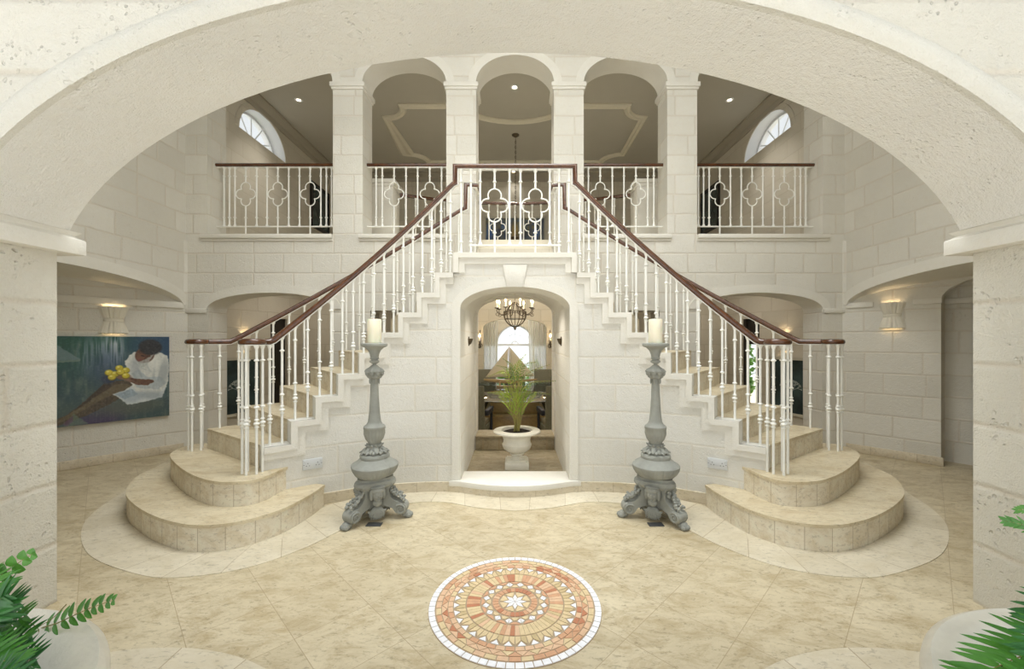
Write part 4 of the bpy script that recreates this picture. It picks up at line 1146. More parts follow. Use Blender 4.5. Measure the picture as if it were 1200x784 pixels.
for k_, (x0, y0, x1, y1) in enumerate(((.66,.30,.78,.42),(.70,.38,.74,.50),(.86,.28,.84,.52),(.92,.36,.88,.56),(.76,.30,.82,.44),(.66,.44,.72,.56))): A.put(A.poly([(x0,y0),(x0+.02,y0),(x1+.02,y1),(x1,y1)], .004, 30+k_)*.45, (168,176,176))
A.put(A.poly([(.66,.44),(.72,.40),(.80,.50),(.92,.50),(.97,.58),(.90,.66),(.78,.64),(.70,.62)])*.35, (120,140,158), .2, 24)
A.put(A.ell(.70,.34,.05,.11,.2,.9)*.5, (150,158,166)); A.put(A.ell(.95,.45,.04,.14,.1,.9)*.6, (148,156,160)); A.put(A.ell(.83,.72,.12,.05,.2,.9)*.5, (130,142,152)); A.put(A.ell(.68,.74,.08,.05,-.3,.9)*.5, (150,164,176)); A.put(A.ell(.86,.32,.05,.08,0,.9)*.7, (236,236,230))
A.put(A.poly([(.86,.56),(.80,.60),(.70,.585),(.62,.53),(.54,.50),(.51,.47),(.56,.455),(.66,.50),(.76,.525),(.84,.53)]), (104,74,60), .18, 41); A.put(A.poly([(.52,.48),(.62,.50),(.70,.55),(.62,.54)])*.6, (146,116,100)); A.put(A.ell(.58,.47,.08,.035,.25,.4)*.8, (128,100,86))
A.put(A.ell(.775,.225,.085,.10,.35,.15), (92,62,48), .15, 51); A.put(A.ell(.735,.255,.035,.045,0,.5)*.7, (126,88,68)); A.put(A.ell(.825,.13,.105,.095,.2,.25), (44,44,48), .25, 52); A.put(A.ell(.73,.285,.02,.012,0,.5), (120,70,66)); A.put(A.ell(.755,.235,.018,.008,.3,.6), (54,36,32))
A.put(A.poly([(.70,.315),(.78,.28),(.86,.21),(.80,.34),(.74,.40)])*.7, (190,196,192), .15, 55)
A.put(A.ell(.47,.50,.06,.055,0,.6)*.7, (50,54,76))
for k_, (x, y) in enumerate(((.47,.42),(.555,.37),(.61,.40),(.52,.44),(.565,.42),(.495,.475),(.61,.465))):
    A.put(A.ell(x,y+.008,.034,.034,0,.3), (128,110,30)); A.put(A.ell(x,y,.031,.030,0,.35), (206,190,58), .12, 60+k_); A.put(A.ell(x-.008,y-.01,.012,.010,0,.9)*.8, (244,236,150))
A.put(np.clip(n4*2-1.2,0,1)*.18, (170,176,170)); A.put(np.clip(n3*2-1.2,0,1)*np.clip(A.Y*2-1,0,1)*.35, (126,136,128))
PTW, PTH = .985, .945
o_ = alc_o(-1, .6395, .459)
t = thing('painting', 'large painting of a seated woman in white holding yellow fruit', 'painting', o_(0,0,0)); c_ = o_(0,0,0)
pl = lambda u, d, z: o_(-u, .040, z) - c_
canvas('picture_surface', PTW, PTH, A.img, t, pl, M['paint'])
mb = MB(); p = [o_(u,d,z)-c_ for z in (0,PTH) for d in (.004,.0395) for u in (-PTW/2,PTW/2)]
for q in ((0,1,3,2),(4,5,7,6),(0,1,5,4),(2,3,7,6),(0,2,6,4),(1,3,7,5)): mb.face([p[i] for i in q])
mb.build('canvas_stretcher', plain('canvas_edge', (60,72,70), .7, .1), t)
B = Paint(150, 70, 2.4)
n1 = vnoise(70,150,22,16,71); n2 = vnoise(70,150,9,7,72); n3 = vnoise(70,150,14,6,73)
B.put(np.ones((70,150)), (92,98,104)); B.put(np.clip(n1*2.4-1,0,1), (104,112,112)); B.put(np.clip(n2*3-1.8,0,1), (70,104,160)); B.put(np.clip(n3*3-1.7,0,1)*.8, (146,128,72)); B.put(np.clip(1.5-n1*3,0,1)*np.clip(n2*2-.6,0,1), (58,62,70)); B.put(B.ell(.5,.6,.06,.4,0,.7)*.8, (190,160,84)); B.put(B.ell(.07,.55,.05,.4,0,.8)*.7, (40,90,170)); B.put(B.ell(.86,.7,.05,.3,0,.8)*.7, (46,96,176))
t = thing('painting', 'dark blue and gold abstract painting on the far gallery wall', 'painting', (0,9.6,3.64))
canvas('picture_surface', 1.36, .56, B.img, t, lambda u,d,z: Vector((u,-.045,z)), M['paint'])
mb = MB(); mb.box(-.68,.68,-.044,-.004,0,.56); mb.build('canvas_stretcher', bpy.data.materials['canvas_edge'], t)
mb = MB()
for q in ((-.71,-.675,-.03,.59), (.675,.71,-.03,.59), (-.71,.71,-.03,.005), (-.71,.71,.555,.59)): mb.box(q[0],q[1],-.06,-.002,q[2],q[3])
mb.build('frame', M['frame'], t)
mb = MB()
for q in ((-1.0,1.0,2.70,2.72), (-1.0,1.0,3.50,3.52), (-1.0,-.98,2.70,3.52), (.98,1.0,2.70,3.52)): mb.box(q[0],q[1],9.585,9.6,q[2],q[3])
mb.build('trim_60', M['gal'], kind='structure')
for s, nm in ((-1,'left'), (1,'right')):                # glazed picture on the gallery side walls
    t = thing('framed_picture', 'blue-green glazed picture on the %s gallery side wall beyond the balcony rail' % nm, 'picture', (s*4.14, 8.75, 3.72))
    mb = MB(); mb.box(min(0,-s*.03),max(0,-s*.03),-.36,.36,0,.84); mb.build('print', M['teal'], t)
    mb = MB()
    for q in ((-.40,-.35,-.04,.88), (.35,.40,-.04,.88), (-.40,.40,-.04,.01), (-.40,.40,.83,.88)): mb.box(min(0,-s*.045),max(0,-s*.045),q[0],q[1],q[2],q[3])
    mb.build('frame', M['doordark'], t)

# ------------------------------------------------------------------ recessed downlights and chandelier rose
DOWN = [(350,117), (603,102), (602,201), (855,117)]
DL = ['recessed ceiling downlight above the left balcony', 'recessed ceiling downlight seen in the middle upper arch near its top', 'recessed ceiling downlight far back in the gallery, just over the landing rail', 'recessed ceiling downlight above the right balcony']
for (px, py), lb in zip(DOWN, DL):
    p = P(px, py, F*(GH-EYE)/(HY-py))
    t = thing('downlight', lb, 'ceiling lamp', (p.x, p.y, GH))
    mb = MB(); mb.lathe([(.035,-.006), (.055,-.010), (.062,-.004), (.062,0), (.035,0)], 24, cap=False); mb.build('trim_ring', M['winframe'], t)
    mb = MB(); mb.lathe([(0,-.004), (.036,-.004), (.036,-.002), (0,-.002)], 20); mb.build('lens', M['down'], t)
t = thing('hanging_lamp', 'long dark chain hanging from a round ceiling rose inside the gallery', 'hanging lamp', (.01, 7.76, GH))
mb = MB(); mb.lathe([(0,-.05), (.012,-.05), (.04,-.03), (.068,-.012), (.072,0), (0,0)], 24); mb.build('ceiling_rose', M['iron'], t)
mb = MB()
for i in range(38):
    z = -.09-.047*i; c = [(.012*math.cos(2*PI*q/8) if i % 2 else 0, 0 if i % 2 else .012*math.cos(2*PI*q/8), z+.027*math.sin(2*PI*q/8)) for q in range(8)]; mb.loop_tube(c, .0045, 5)
mb.build('chain', M['iron'], t)
mb = MB(); mb.lathe([(.0,-2.10), (.02,-2.09), (.045,-2.02), (.09,-1.96), (.10,-1.93), (.03,-1.90), (.018,-1.86), (0,-1.86)], 20); mb.build('lamp_body', M['iron'], t)
t = thing('downlight', 'tiny recessed spotlight in the crown of the passage vault above the palm', 'ceiling lamp', (0.03, 4.35, 1.938))
mb = MB(); mb.lathe([(.02,-.004), (.034,-.006), (.036,0), (.02,0)], 20, cap=False); mb.build('trim_ring', M['winframe'], t)
mb = MB(); mb.lathe([(0,-.002), (.021,-.002), (.021,0), (0,0)], 16); mb.build('lens', M['down'], t)
for s, nm in ((-1,'left'), (1,'right')):
    t = thing('passage_sconce', 'small dark half-bowl fitting high on the %s side of the doorway passage' % nm, 'wall lamp', (s*.50, 4.45, 1.36))
    mb = MB(); R = []
    for r, z in ((.012,-.05), (.03,-.035), (.045,.0), (.05,.02), (.042,.02), (.03,-.01)): R.append([Vector((-s*r*math.sin(PI*i/12), r*math.cos(PI*i/12), z)) for i in range(13)])
    mb.rings(R, 0, False, False); mb.build('bowl', M['iron'], t, sharp=60); mb = MB(); mb.box(min(0,-s*.008),max(0,-s*.008),-.025,.025,-.06,.04); mb.build('back_plate', M['iron'], t)
# ------------------------------------------------------------------ plants
def leaf_faces(mb, base, tip, nrm, w, m=0, fold=.15, prof=((0,.12),(.2,.8),(.45,1.0),(.75,.65),(1,0))):
    base, tip, nrm = Vector(base), Vector(tip), Vector(nrm).normalized()
    ax = tip-base; sd = ax.cross(nrm)
    if sd.length < 1e-8: return
    sd.normalize(); nrm = sd.cross(ax).normalized()
    L = [], [], []
    for f, k in prof:
        c = base + ax*f - nrm*(.12*ax.length*f*f)
        L[0].append(c - sd*w*k*.5 + nrm*fold*w*k*.5); L[1].append(c); L[2].append(c + sd*w*k*.5 + nrm*fold*w*k*.5)
    for i in range(len(prof)-1):
        for a, b in ((0,1), (1,2)):
            q = [L[a][i], L[b][i], L[b][i+1], L[a][i+1]]
            if i == len(prof)-2: q = q[:2] + [L[1][-1]]
            mb.face(q, m)
def frond(pts, up, n, lw, ll, mats, parent, name='frond', rk=.0035, taper=.9, start=.12, ang=1.15, rnd=None, prof=None, tipz=.0, minl=.25):
    rnd = rnd or random.Random(1); P_ = catmull(pts, 14); N = len(P_)
    mb = MB(); mb.tube(P_, [rk*(1-.75*i/N) for i in range(N)], 5, m=1)
    up = Vector(up).normalized()
    for i in range(n):
        f = start + (1-start)*(i+.5)/n; j = min(N-2, int(f*(N-1))); c = P_[j].lerp(P_[j+1], f*(N-1)-j); T = (P_[j+1]-P_[j]).normalized()
        sd = T.cross(up).normalized(); nn = sd.cross(T).normalized()
        k = (minl + (1-minl)*math.sin(PI*min(1, (1-f)*.95+.02))**.6) if taper else 1
        k = max(.18, min(1, (1-f)*2.4))*min(1, .55+(f-start)*3) if taper == 2 else k
        for s in (-1, 1):
            a = ang*(1-.35*f) + rnd.uniform(-.12,.12); d = T*math.cos(a) + sd*s*math.sin(a) + nn*rnd.uniform(-.10,.16) + Vector((0,0,tipz))
            l = ll*k*rnd.uniform(.9,1.08)
            kw = dict(prof=prof) if prof else {}
            leaf_faces(mb, c, c + d.normalized()*l, nn, lw*(.5+.5*k), 0, .18, **kw)
    return mb.build(name, mats, parent, weld=False, sharp=70)
# --- urn with a small palm in the doorway
UX, UY = .02, 4.43
t = thing('potted_palm', 'bright green feathery palm in a white pedestal urn in the middle of the doorway', 'potted plant', (UX, UY, .006))
mb = MB(); mb.box(-.125,.125,-.125,.125,0,.075); mb.box(-.11,.11,-.11,.11,.075,.092)
mb.build('plinth', M['urn'], t, bevel=.006)
mb = MB(); fl = lambda a, r, z: 1 + (.03*abs(math.cos(14*a))-.015 if .165 < z < .24 else 0)
mb.lathe([(.085,.09), (.082,.10), (.06,.108), (.05,.118), (.055,.13), (.075,.14), (.078,.148), (.07,.154), (.10,.168), (.140,.20), (.155,.235), (.157,.25), (.148,.262), (.143,.29), (.150,.325), (.175,.352), (.225,.366), (.252,.376), (.254,.388), (.246,.396), (.225,.400), (.165,.398), (.160,.385), (.155,.36), (0,.36)], 56, mod=fl)
mb.build('urn', M['urn'], t, sharp=40)
mb = MB(); rr = random.Random(4); R = [[Vector((r*math.cos(2*PI*i/30), r*math.sin(2*PI*i/30), .372+rr.uniform(-.006,.010)+.012*(1-r/.165))) for i in range(30)] for r in (.163,.12,.07,.02)]
mb.rings(R); mb.build('soil', M['soil'], t, sharp=80)
pxp = lambda px, py, dy=0: P(px, py, UY+dy) - Vector((UX, UY, .006))
rp = random.Random(12)
PLF = ((0,.3),(.25,1),(.65,.7),(1,0))
# upright fans of bright young leaves
for i, (ax, ay, tx, ty, dy) in enumerate(((600,474,590,450,.0), (605,472,601,446,.06), (608,472,611,444,-.05), (611,474,622,449,.05), (597,478,585,460,-.08), (613,478,628,460,-.05), (605,478,605,458,-.14), (603,474,596,450,.1), (610,474,617,452,.1))):
    base = Vector((rp.uniform(-.03,.03), rp.uniform(-.03,.03), .37)); a, b = pxp(ax,ay,dy*.4), pxp(tx,ty,dy)
    frond([base, base.lerp(a,.5), a, a.lerp(b,.55), b], (0,-.8,.3), 9, .0095, .13, [M['palm'], M['stem']], t, rk=.007, start=.30, ang=.5, rnd=rp, taper=2, prof=PLF)
# arching feathered fronds above
for i, (a, b, c, dy) in enumerate((((601,460),(592,436),(573,441),.0), ((603,458),(598,434),(582,428),.1), ((607,458),(612,430),(628,424),.0), ((607,456),(606,430),(616,415),.12), ((609,464),(622,449),(651,446),-.05),
        ((609,460),(618,438),(644,427),.08), ((602,470),(590,460),(572,460),-.08), ((609,470),(624,460),(644,462),.05), ((605,456),(602,432),(590,420),-.06))):
    base = Vector((rp.uniform(-.03,.03), rp.uniform(-.03,.03), .37)); pa, pb_, pc = pxp(*a, dy*.3), pxp(*b, dy*.7), pxp(*c, dy)
    frond([base, base.lerp(pa,.55), pa, pb_, pc], (0,-.5,.8), 14, .012, .105, [M['palmdark'] if i % 3 else M['palm'], M['stem']], t, rk=.0065, start=.58, ang=.85, rnd=rp, tipz=-.30, taper=2, prof=PLF)
# --- big stone pots with ferns in front of the arch piers
POTX, POTY, POTZ, POTR = 1.485, .66, .55, .60
def pot(s, label):
    t = thing('potted_fern', label, 'potted plant', (s*POTX, POTY, 0))
    mb = MB()
    mb.lathe([(.0,0), (.34,0), (.35,.02), (.40,.10), (.49,.24), (.56,.38), (.590,.47), (.602,.515), (.598,.538), (.580,.551), (.562,.548), (.545,.553), (.52,.545), (.497,.520), (.485,.48), (.475,.40), (0,.40)], 72)
    mb.build('pot', M['pot'], t, sharp=45)
    mb = MB(); rr = random.Random(9)
    R = [[Vector((r*math.cos(2*PI*i/60), r*math.sin(2*PI*i/60), .475+rr.uniform(-.012,.014))) for i in range(60)] for r in (.49,.45,.40,.33,.25,.15,.04)]
    mb.rings(R); mb.build('soil', M['soil'], t, sharp=80)
    return t
def W(s, px, py, Y): return P(px, py, Y) - Vector((s*POTX, POTY, 0))
OV = ((0,.35),(.15,.85),(.4,1.0),(.7,.75),(.9,.35),(1,0))
LF = ((0,.6),(.2,1.0),(.6,.75),(.85,.4),(1,0))
rf = random.Random(21)
t = pot(-1, 'large white stone bowl planted with a sword fern at the lower left corner')
frond([Vector((.15,.30,.47)), W(-1,30,748,1.15), W(-1,70,729,1.14), W(-1,105,713,1.13), W(-1,134,703,1.12)], (.6,-.6,.5), 10, .019, .036, [M['fern'], M['stem']], t, rk=.0025, start=.36, ang=1.3, rnd=rf, prof=OV)
frond([Vector((-.05,.22,.47)), W(-1,-60,740,1.0), W(-1,-20,692,1.0), W(-1,15,664,1.0), W(-1,40,648,1.0)], (.65,-.6,.4), 7, .030, .030, [M['fern'], M['stem']], t, rk=.0025, start=.3, ang=1.25, rnd=rf, prof=OV)
for i, (mx_, my, tx, ty, Y) in enumerate(((-30,740,20,706,.95), (-40,760,30,722,.98), (-30,770,36,742,.97), (-30,790,26,756,.92), (-20,730,6,698,.9), (-50,780,18,776,.86), (-10,800,40,772,.9), (-60,700,4,690,.95), (-30,820,14,800,.8))):
    frond([Vector((rf.uniform(-.2,.05), rf.uniform(.0,.25), .47)), W(-1,mx_-25,my+5,Y), W(-1,mx_,my,Y), W(-1,(mx_+tx)/2,(my+ty)/2-5,Y), W(-1,tx,ty,Y)], (.4,-.6,.7), 18, .014, .075, [M['fern'] if i % 2 else M['ferndark'], M['stem']], t, rk=.002, start=.15, ang=1.0, rnd=rf, prof=LF)
for i, (a, b, c) in enumerate((((36,742),(60,726),(78,708)), ((40,750),(34,728),(26,716)), ((38,768),(50,756),(62,748)))):
    mb = MB(); mb.tube(catmull([Vector((.12,.32,.47)), W(-1,*a,1.14), W(-1,*b,1.14), W(-1,*c,1.13)], 6), .0012, 4); mb.build('runner', M['stem'], t)
t = pot(1, 'large white stone bowl planted with a sword fern at the lower right corner')
for i, (p0, p1, p2, p3, Y, n_, w_, l_, ang_) in enumerate((((1360,745),(1270,752),(1200,768),(1135,798),.86,26,.016,.10,.95), ((1330,716),(1285,706),(1243,714),(1208,728),.92,18,.015,.085,.9),
        ((1350,790),(1280,800),(1215,812),(1155,835),.80,24,.016,.09,.95), ((1340,724),(1295,730),(1250,744),(1210,768),.80,20,.015,.08,.95))):
    frond([Vector((.30+rf.uniform(-.05,.05), .05, .47)), W(1,*p0,Y), W(1,*p1,Y), W(1,*p2,Y), W(1,*p3,Y)], (-.5,-.65,.6), n_, w_, l_, [M['fern'] if i % 2 == 0 else M['ferndark'], M['stem']], t, rk=.0028, start=.12, ang=ang_, rnd=rf, prof=LF)
frond([Vector((.1,.2,.47)), W(1,1262,700,1.0), W(1,1235,640,1.0), W(1,1205,618,1.0), W(1,1176,610,1.0)], (-.1,-.9,.3), 17, .010, .036, [M['fern'], M['stem']], t, rk=.002, start=.4, ang=.7, rnd=rf, prof=LF)
frond([Vector((.1,.25,.47)), W(1,1272,690,1.05), W(1,1255,620,1.05), W(1,1225,596,1.05), W(1,1192,598,1.05)], (-.1,-.9,.3), 15, .010, .034, [M['fern'], M['stem']], t, rk=.002, start=.4, ang=.7, rnd=rf, prof=LF)
# --- shrubs outside the windows
def shrub(loc, r, h, label):
    t = thing('garden_shrub', label, 'shrub', loc); rr = random.Random(int(loc[0]*100)); mb = MB()
    for i in range(420):
        a, f = rr.uniform(0,2*PI), rr.uniform(0,1); q = r*math.sqrt(rr.random())*math.sin(PI*(.15+.8*f))
        c = Vector((q*math.cos(a), q*math.sin(a), h*(.1+.9*f))); d = Vector((rr.uniform(-1,1), rr.uniform(-1,1), rr.uniform(-.4,1))).normalized()
        leaf_faces(mb, c, c+d*.16, (rr.uniform(-1,1),rr.uniform(-1,1),1), .09)
    mb.build('foliage', M['shrub'], t, weld=False)
    mb = MB(); mb.tube([(0,0,0), (.02,0,h*.4), (0,.02,h*.8)], [.03,.025,.01], 6); mb.build('stem', M['stem'], t)
# ------------------------------------------------------------------ garden outside
mb = MB(); mb.box(-14, 14, 10.9, 22, DF-.4, DF-.25); g_ = mb.build('ground_outside', plain('lawn', (196,200,180), .9, .1, 3), kind='structure')
shrub((-.40, 12.2, DF-.25), .34, 1.05, 'garden shrub outside the dining room window, left of the model sail')
shrub((.62, 12.6, DF-.25), .34, 1.25, 'garden shrub outside the dining room window, right of the model sail')
mb = MB(); mb.box(4.6, 9.5, 7.4, 11.5, -.2, -.02); mb.build('terrace_outside', M['base'], kind='structure')
shrub((4.86, 8.9, -.02), .34, 1.75, 'green shrub outside the slim glass door behind the right flight')
# ------------------------------------------------------------------ dining room
WARM = []
def curtain(x0, x1, z0, z1, label, gather=0):
    t = thing('curtain', label, 'curtain', ((x0+x1)/2, 10.2, 0)); mb = MB(); n = 60; c = (x0+x1)/2
    rows = []
    for j in range(13):
        f = j/12; row = []
        for i in range(n+1):
            u = i/n; x = x0+(x1-x0)*u - c; x += gather*math.sin(PI*f)*.0 + gather*f*f*.5
            row.append(Vector((x, .03*math.sin(u*2*PI*9)*(.5+.5*f)+.012*math.sin(u*31+f*3), z1+(z0-z1)*f)))
        rows.append(row)
    for a, b in zip(rows, rows[1:]):
        for i in range(n): mb.face([a[i], a[i+1], b[i+1], b[i]])
    mb.build('fabric', M['curtain'], t, sharp=80)
    mb = MB(); mb.tube([(x0-c, -.02, z1+.01), (x1-c, -.02, z1+.01)], .014, 8); mb.build('curtain_pole', M['winframe'], t)
curtain(-.79, -.42, DF+.02, 2.02, 'sheer white curtain on the left side of the dining room window', -.08)
curtain(.33, .79, DF+.02, 2.02, 'sheer white curtain on the right side of the dining room window', .10)
# table
t = thing('dining_table', 'glass topped dining table on a tan wooden base beyond the doorway', 'table', (0, 7.6, DF))
mb = MB(); mb.box(-.95,.95,-1.40,1.40,.735,.75); mb.build('glass_top', M['tableglass'], t, bevel=.004)
mb = MB(); mb.box(-.55,.55,-.95,.95,.0,.08); mb.box(-.48,.48,-.88,.88,.08,.42); mb.box(-.52,.52,-.92,.92,.42,.46); mb.box(-.40,.40,-.80,.80,.46,.735); mb.build('base', M['tanwood'], t, bevel=.008)
# chairs
def chair(x, y, rz, label):
    t = thing('dining_chair', label, 'chair', (x, y, DF), rz)
    mb = MB(); R = []
    for z, yy in ((.0,-.24), (.45,-.24), (.80,-.27), (1.02,-.31), (1.035,-.305), (1.02,-.27), (.80,-.225), (.45,-.19), (.0,-.19)): R.append([Vector((-.235,yy,z)), Vector((.235,yy,z))])
    for a, b in zip(R, R[1:]+R[:1]): mb.face([a[0], a[1], b[1], b[0]])
    mb.face([r[0] for r in R]); mb.face([r[1] for r in R])
    mb.build('backrest', M['wicker'], t, bevel=.006)
    mb = MB(); mb.box(-.235,.235,-.19,.24,.36,.44); mb.build('seat', M['wicker'], t, bevel=.006)
    mb = MB(); mb.box(-.22,.22,-.18,.23,.44,.50); mb.build('cushion', M['seatpad'], t, bevel=.015)
    for q in (-1, 1):
        mb = MB(); mb.box(q*.215-.02,q*.215+.02,.20,.24,0,.36); mb.build('leg', M['wicker'], t, bevel=.003)
        mb = MB(); mb.box(q*.255-.03,q*.255+.03,-.2,.22,.60,.68); mb.box(q*.255-.02,q*.255+.02,.17,.21,.02,.60); mb.build('armrest', M['black'], t, bevel=.012)
chair(-.63, 6.05, -.12, 'dark wicker dining chair at the near left corner of the glass table')
chair(.63, 6.05, .12, 'dark wicker dining chair at the near right corner of the glass table')
chair(.0, 9.2, PI, 'dark wicker dining chair at the far end of the glass table, behind the palm')
chair(-.66, 8.9, PI, 'dark wicker dining chair at the far left end of the glass table')
chair(.66, 8.9, PI, 'dark wicker dining chair at the far right end of the glass table')
# model boat
t = thing('model_sailboat', 'large model sailing boat with cream triangular sails in front of the window', 'model boat', (-.12, 8.25, DF+.75))
mb = MB(); R = []
for i in range(13):
    f = i/12; x = -.50+1.06*f; w_ = .085*math.sin(PI*min(1,(f*.92+.06)))**.7; ring = []
    for k_ in range(9): a = PI*k_/8; ring.append(Vector((x, w_*math.cos(a), .14+.03*abs(f-.5) - .085*math.sin(a)*(.3+.7*math.sin(PI*min(1,f*.9+.08))))))
    R.append(ring)
mb.rings(R); mb.build('hull', M['tanwood'], t, sharp=60)
mb = MB(); mb.tube([(0,0,.12), (0,0,.80)], [.010,.006], 8); mb.tube([(0,0,.20), (.40,.02,.20)], .006, 6); mb.build('mast', M['tanwood'], t)
def sail(pts, name):
    mb = MB(); a, b, c = map(Vector, pts); n = 10; g_ = {}
    for i in range(n+1):
        for j in range(n+1-i):
            u, v = i/n, j/n; p = a*(1-u-v)+b*u+c*v; p = p + Vector((0, -.10*(u*v+u*(1-u-v)+v*(1-u-v)), 0)); g_[i,j] = p
    for i in range(n):
        for j in range(n-i):
            mb.face([g_[i,j], g_[i+1,j], g_[i,j+1]])
            if i+j < n-1: mb.face([g_[i+1,j], g_[i+1,j+1], g_[i,j+1]])
    o = mb.build(name, M['sail'], t, sharp=80); md = o.modifiers.new('cloth', 'SOLIDIFY'); md.thickness = .003
sail([(.012,0,.79), (.012,0,.21), (.52,.05,.20)], 'main_sail'); sail([(-.012,0,.78), (-.47,0,.18), (-.03,-.08,.20)], 'jib_sail')
mb = MB()
for x in (-.18,.20): mb.box(x-.015,x+.015,-.08,.08,0,.10)
mb.box(-.25,.27,-.03,.03,0,.02); mb.build('stand', M['tanwood'], t)
# glass vase on the right of the table
t = thing('glass_vase', 'tall clear glass cylinder vase on the right edge of the glass table', 'vase', (.74, 8.1, DF+.75))
mb = MB(); mb.lathe([(0,0), (.05,0), (.05,.22), (.046,.22), (.046,.01), (0,.01)], 28); mb.build('cylinder', M['tableglass'], t)
# chandelier
t = thing('chandelier', 'iron basket chandelier with eight lit candle bulbs hanging in the dining room', 'chandelier', (0, 7.4, 0))
mb = MB(); mb.tube([(0,0,2.40), (0,0,2.08)], .006, 6); mb.lathe([(0,2.40), (.05,2.40), (.045,2.37), (.01,2.36), (0,2.36)], 16); mb.build('stem', M['iron'], t)
mb = MB()
for i in range(16):
    a = 2*PI*i/16; mb.tube(catmull([(r*math.cos(a), r*math.sin(a), z) for r, z in ((.20,1.88), (.19,1.76), (.12,1.66), (.02,1.60))], 5), .0065, 5)
mb.tube([(.20*math.cos(2*PI*i/32), .20*math.sin(2*PI*i/32), 1.88) for i in range(33)], .008, 5); mb.tube([(.185*math.cos(2*PI*i/32), .185*math.sin(2*PI*i/32), 1.75) for i in range(33)], .006, 5)
mb.ell((0,0,1.585), (.025,.025,.035), 10, 8); mb.build('basket', M['iron'], t)
for i in range(8):
    a = 2*PI*(i+.35)/8; c, s_ = math.cos(a), math.sin(a)
    mb = MB(); mb.tube(catmull([(r*c, r*s_, z) for r, z in ((.02,2.05), (.10,1.98), (.19,1.84), (.27,1.83), (.33,1.88), (.33,1.93))], 6), .008, 6); mb.tube(catmull([(r*c, r*s_, z) for r, z in ((.27,1.83), (.32,1.80), (.35,1.83), (.32,1.86))], 5), .005, 5)
    mb.lathe([(0,1.925), (.03,1.93), (.045,1.94), (.045,1.945), (0,1.945)], 14, (.33*c,.33*s_,0)); arm = mb.build('arm', M['iron'], t)
    mb = MB(); mb.lathe([(0,1.945), (.013,1.945), (.013,2.03), (0,2.03)], 10, (.33*c,.33*s_,0)); mb.build('candle_sleeve', M['wax'], arm)
    mb = MB(); mb.lathe([(.006,2.03), (.017,2.05), (.018,2.062), (.010,2.09), (0,2.11)], 10, (.33*c,.33*s_,0)); mb.build('bulb', M['bulb'], arm)
WARM.append(((0,7.4,2.2), 6)); 
for s, nm in ((-1,'left'), (1,'right')):
    x = s*.80; t = thing('candle_sconce', 'iron wall lamp with a lit candle bulb %s of the dining room curtains' % nm, 'wall lamp', (x, 9.5, 1.4))
    mb = MB(); mb.tube(catmull([(0,-.01,.20), (0,-.05,.14), (0,-.04,.05), (0,-.02,-.05), (0,-.02,-.18)], 6), .010, 6); mb.tube(catmull([(0,-.02,-.14), (-s*.0,-.09,-.20), (0,-.16,-.12), (0,-.14,-.05)], 6), .009, 6)
    mb.tube([(.06*math.cos(u*.4)*(1-u/30), -.05, -.16+.06*math.sin(u*.4)*(1-u/30)) for u in range(20)], .008, 5); mb.lathe([(0,-.055), (.04,-.05), (.045,-.042), (0,-.042)], 14, (0,-.14,0)); mb.build('bracket', M['iron'], t)
    mb = MB(); mb.lathe([(0,-.042), (.015,-.042), (.015,.04), (0,.04)], 10, (0,-.14,0)); mb.build('candle_sleeve', M['wax'], t)
    mb = MB(); mb.lathe([(.006,.04), (.022,.06), (.024,.08), (.012,.11), (0,.13)], 10, (0,-.14,0)); mb.build('bulb', M['bulb'], t)
    WARM.append(((x, 9.22, 1.5), 1.2))
EXPO = .07
# ------------------------------------------------------------------ camera, light, view
cam = bpy.data.cameras.new('camera'); cam.sensor_width = 36; cam.lens = F/1200*36
cam.shift_x = -(CX-600)/1200; cam.shift_y = (HY-392)/1200; cam.clip_start = .02
co_ = bpy.data.objects.new('camera', cam); COL.objects.link(co_)
co_.location = (0, 0, EYE); co_.rotation_euler = (PI/2, 0, 0); scene.camera = co_
w = bpy.data.worlds.new('sky'); scene.world = w; w.use_nodes = True
bg = w.node_tree.nodes['Background']; bg.inputs[0].default_value = (.93, .975, 1.0, 1)
wt = w.node_tree; tc = wt.nodes.new('ShaderNodeTexCoord'); sp_ = wt.nodes.new('ShaderNodeSeparateXYZ'); wt.links.new(tc.outputs['Generated'], sp_.inputs[0])
ra = wt.nodes.new('ShaderNodeMapRange'); ra.interpolation_type = 'SMOOTHSTEP'       # bright tropical haze at the horizon, calmer overhead
ra.inputs['From Min'].default_value = 0; ra.inputs['From Max'].default_value = .65; ra.inputs['To Min'].default_value = 1.35; ra.inputs['To Max'].default_value = .7
wt.links.new(sp_.outputs[2], ra.inputs['Value']); wt.links.new(ra.outputs[0], bg.inputs[1])
def area(name, loc, rot, sx, sy, power, col=(1,1,1)):
    l = bpy.data.lights.new(name, 'AREA'); l.shape = 'RECTANGLE'; l.size = sx; l.size_y = sy; l.energy = power; l.color = col
    o = bpy.data.objects.new(name, l); COL.objects.link(o); o.location = loc; o.rotation_euler = rot; return o
def point(name, loc, power, col=(1,.8,.55), r=.03):
    l = bpy.data.lights.new(name, 'POINT'); l.energy = power; l.color = col; l.shadow_soft_size = r
    o = bpy.data.objects.new(name, l); COL.objects.link(o); o.location = loc; return o
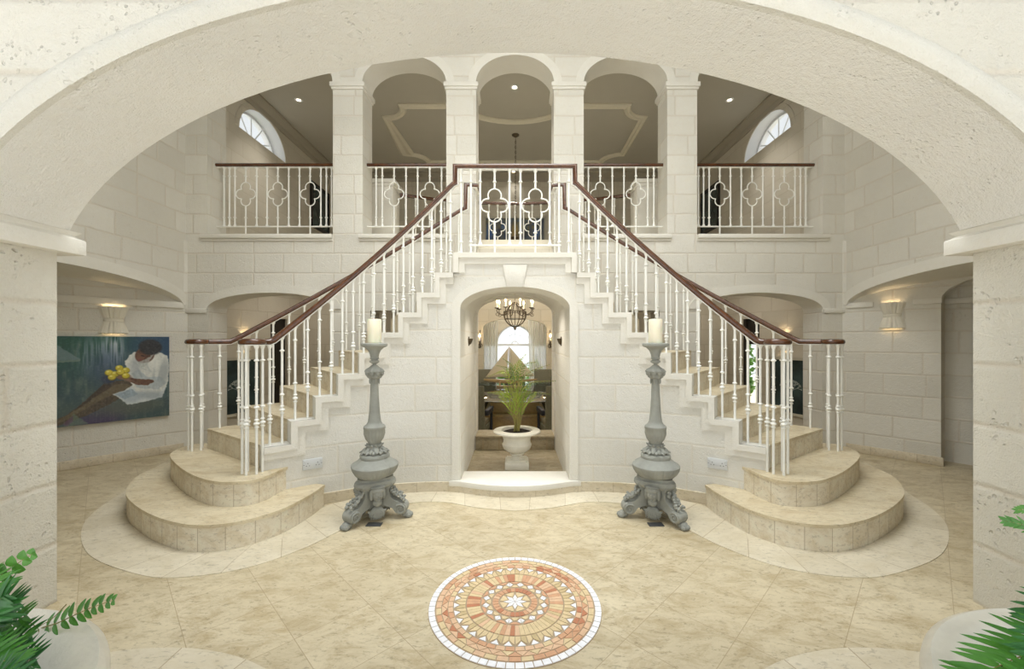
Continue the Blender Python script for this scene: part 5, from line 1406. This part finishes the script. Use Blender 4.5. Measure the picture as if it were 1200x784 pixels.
def spot(name, loc, power, col=(1,.88,.7), ang=100):
    l = bpy.data.lights.new(name, 'SPOT'); l.energy = power; l.color = col; l.spot_size = math.radians(ang); l.spot_blend = .8; l.shadow_soft_size = .03
    o = bpy.data.objects.new(name, l); COL.objects.link(o); o.location = loc; return o
area('hall_top_fill', (0, 3.0, 5.58), (0,0,0), 4.4, 1.5, 82, (.95,.985,1)).data.spread = math.radians(105)  # added fill lamp under the solid ceiling, which has no opening
area('hall_front_fill', (0, 2.2, 4.4), (math.radians(72),0,0), 5.0, 1.6, 108, (.96,.99,1))  # added fill high behind the solid front wall, brightens stair and piers
sl = bpy.data.lights.new('sun', 'SUN'); sl.energy = 7; sl.angle = .01; sl.color = (1,.99,.98)
so_ = bpy.data.objects.new('sun', sl); COL.objects.link(so_); so_.rotation_euler = (math.radians(-18), 0, .12)
area('dining_top_fill', (0, 7.9, 2.38), (0,0,0), 2.2, 3.2, 24, (1,.97,.92))  # added ceiling fill that brightens the dining room
area('curtain_fill', (0, 10.08, 2.38), (0,0,0), 1.5, .3, 12, (1,.99,.97))  # added fill above the window recess to lighten the curtains
for s in (-1, 1): area('corridor_fill', (s*3.1, 6.3, 2.37), (0,0,0),   .5, .5, 7, (1,.93,.82))  # added ceiling fill to lift the dark corridors
spot('passage_lamp', (.03, 4.35, 1.90), 30, (1,.93,.82), 130)
area('dining_front_fill', (0, 5.72, 2.3), (math.radians(48),0,0), 1.8, .3, 34, (1,.97,.92))  # added fill tilted towards the sail and chairs
for px, py in DOWN:
    p = P(px, py, F*(GH-EYE)/(HY-py)); spot('downlight_lamp', (p.x, p.y, GH-.04), 8 if py > 180 else (200 if 500 < px < 700 else 60), (1,.965,.91))
for p, e in SCONCE_UP: point('sconce_lamp', p, e)
for p, e in WARM: point('dining_lamp', p, e)
scene.view_settings.view_transform = 'Standard'; scene.view_settings.look = 'None'
scene.view_settings.gamma = 1; scene.view_settings.use_curve_mapping = False
scene.view_settings.exposure = EXPO
scene.cycles.use_denoising = True
scene.cycles.max_bounces = 8; scene.cycles.diffuse_bounces = 5; scene.cycles.transparent_max_bounces = 12
scene.cycles.sample_clamp_indirect = 6
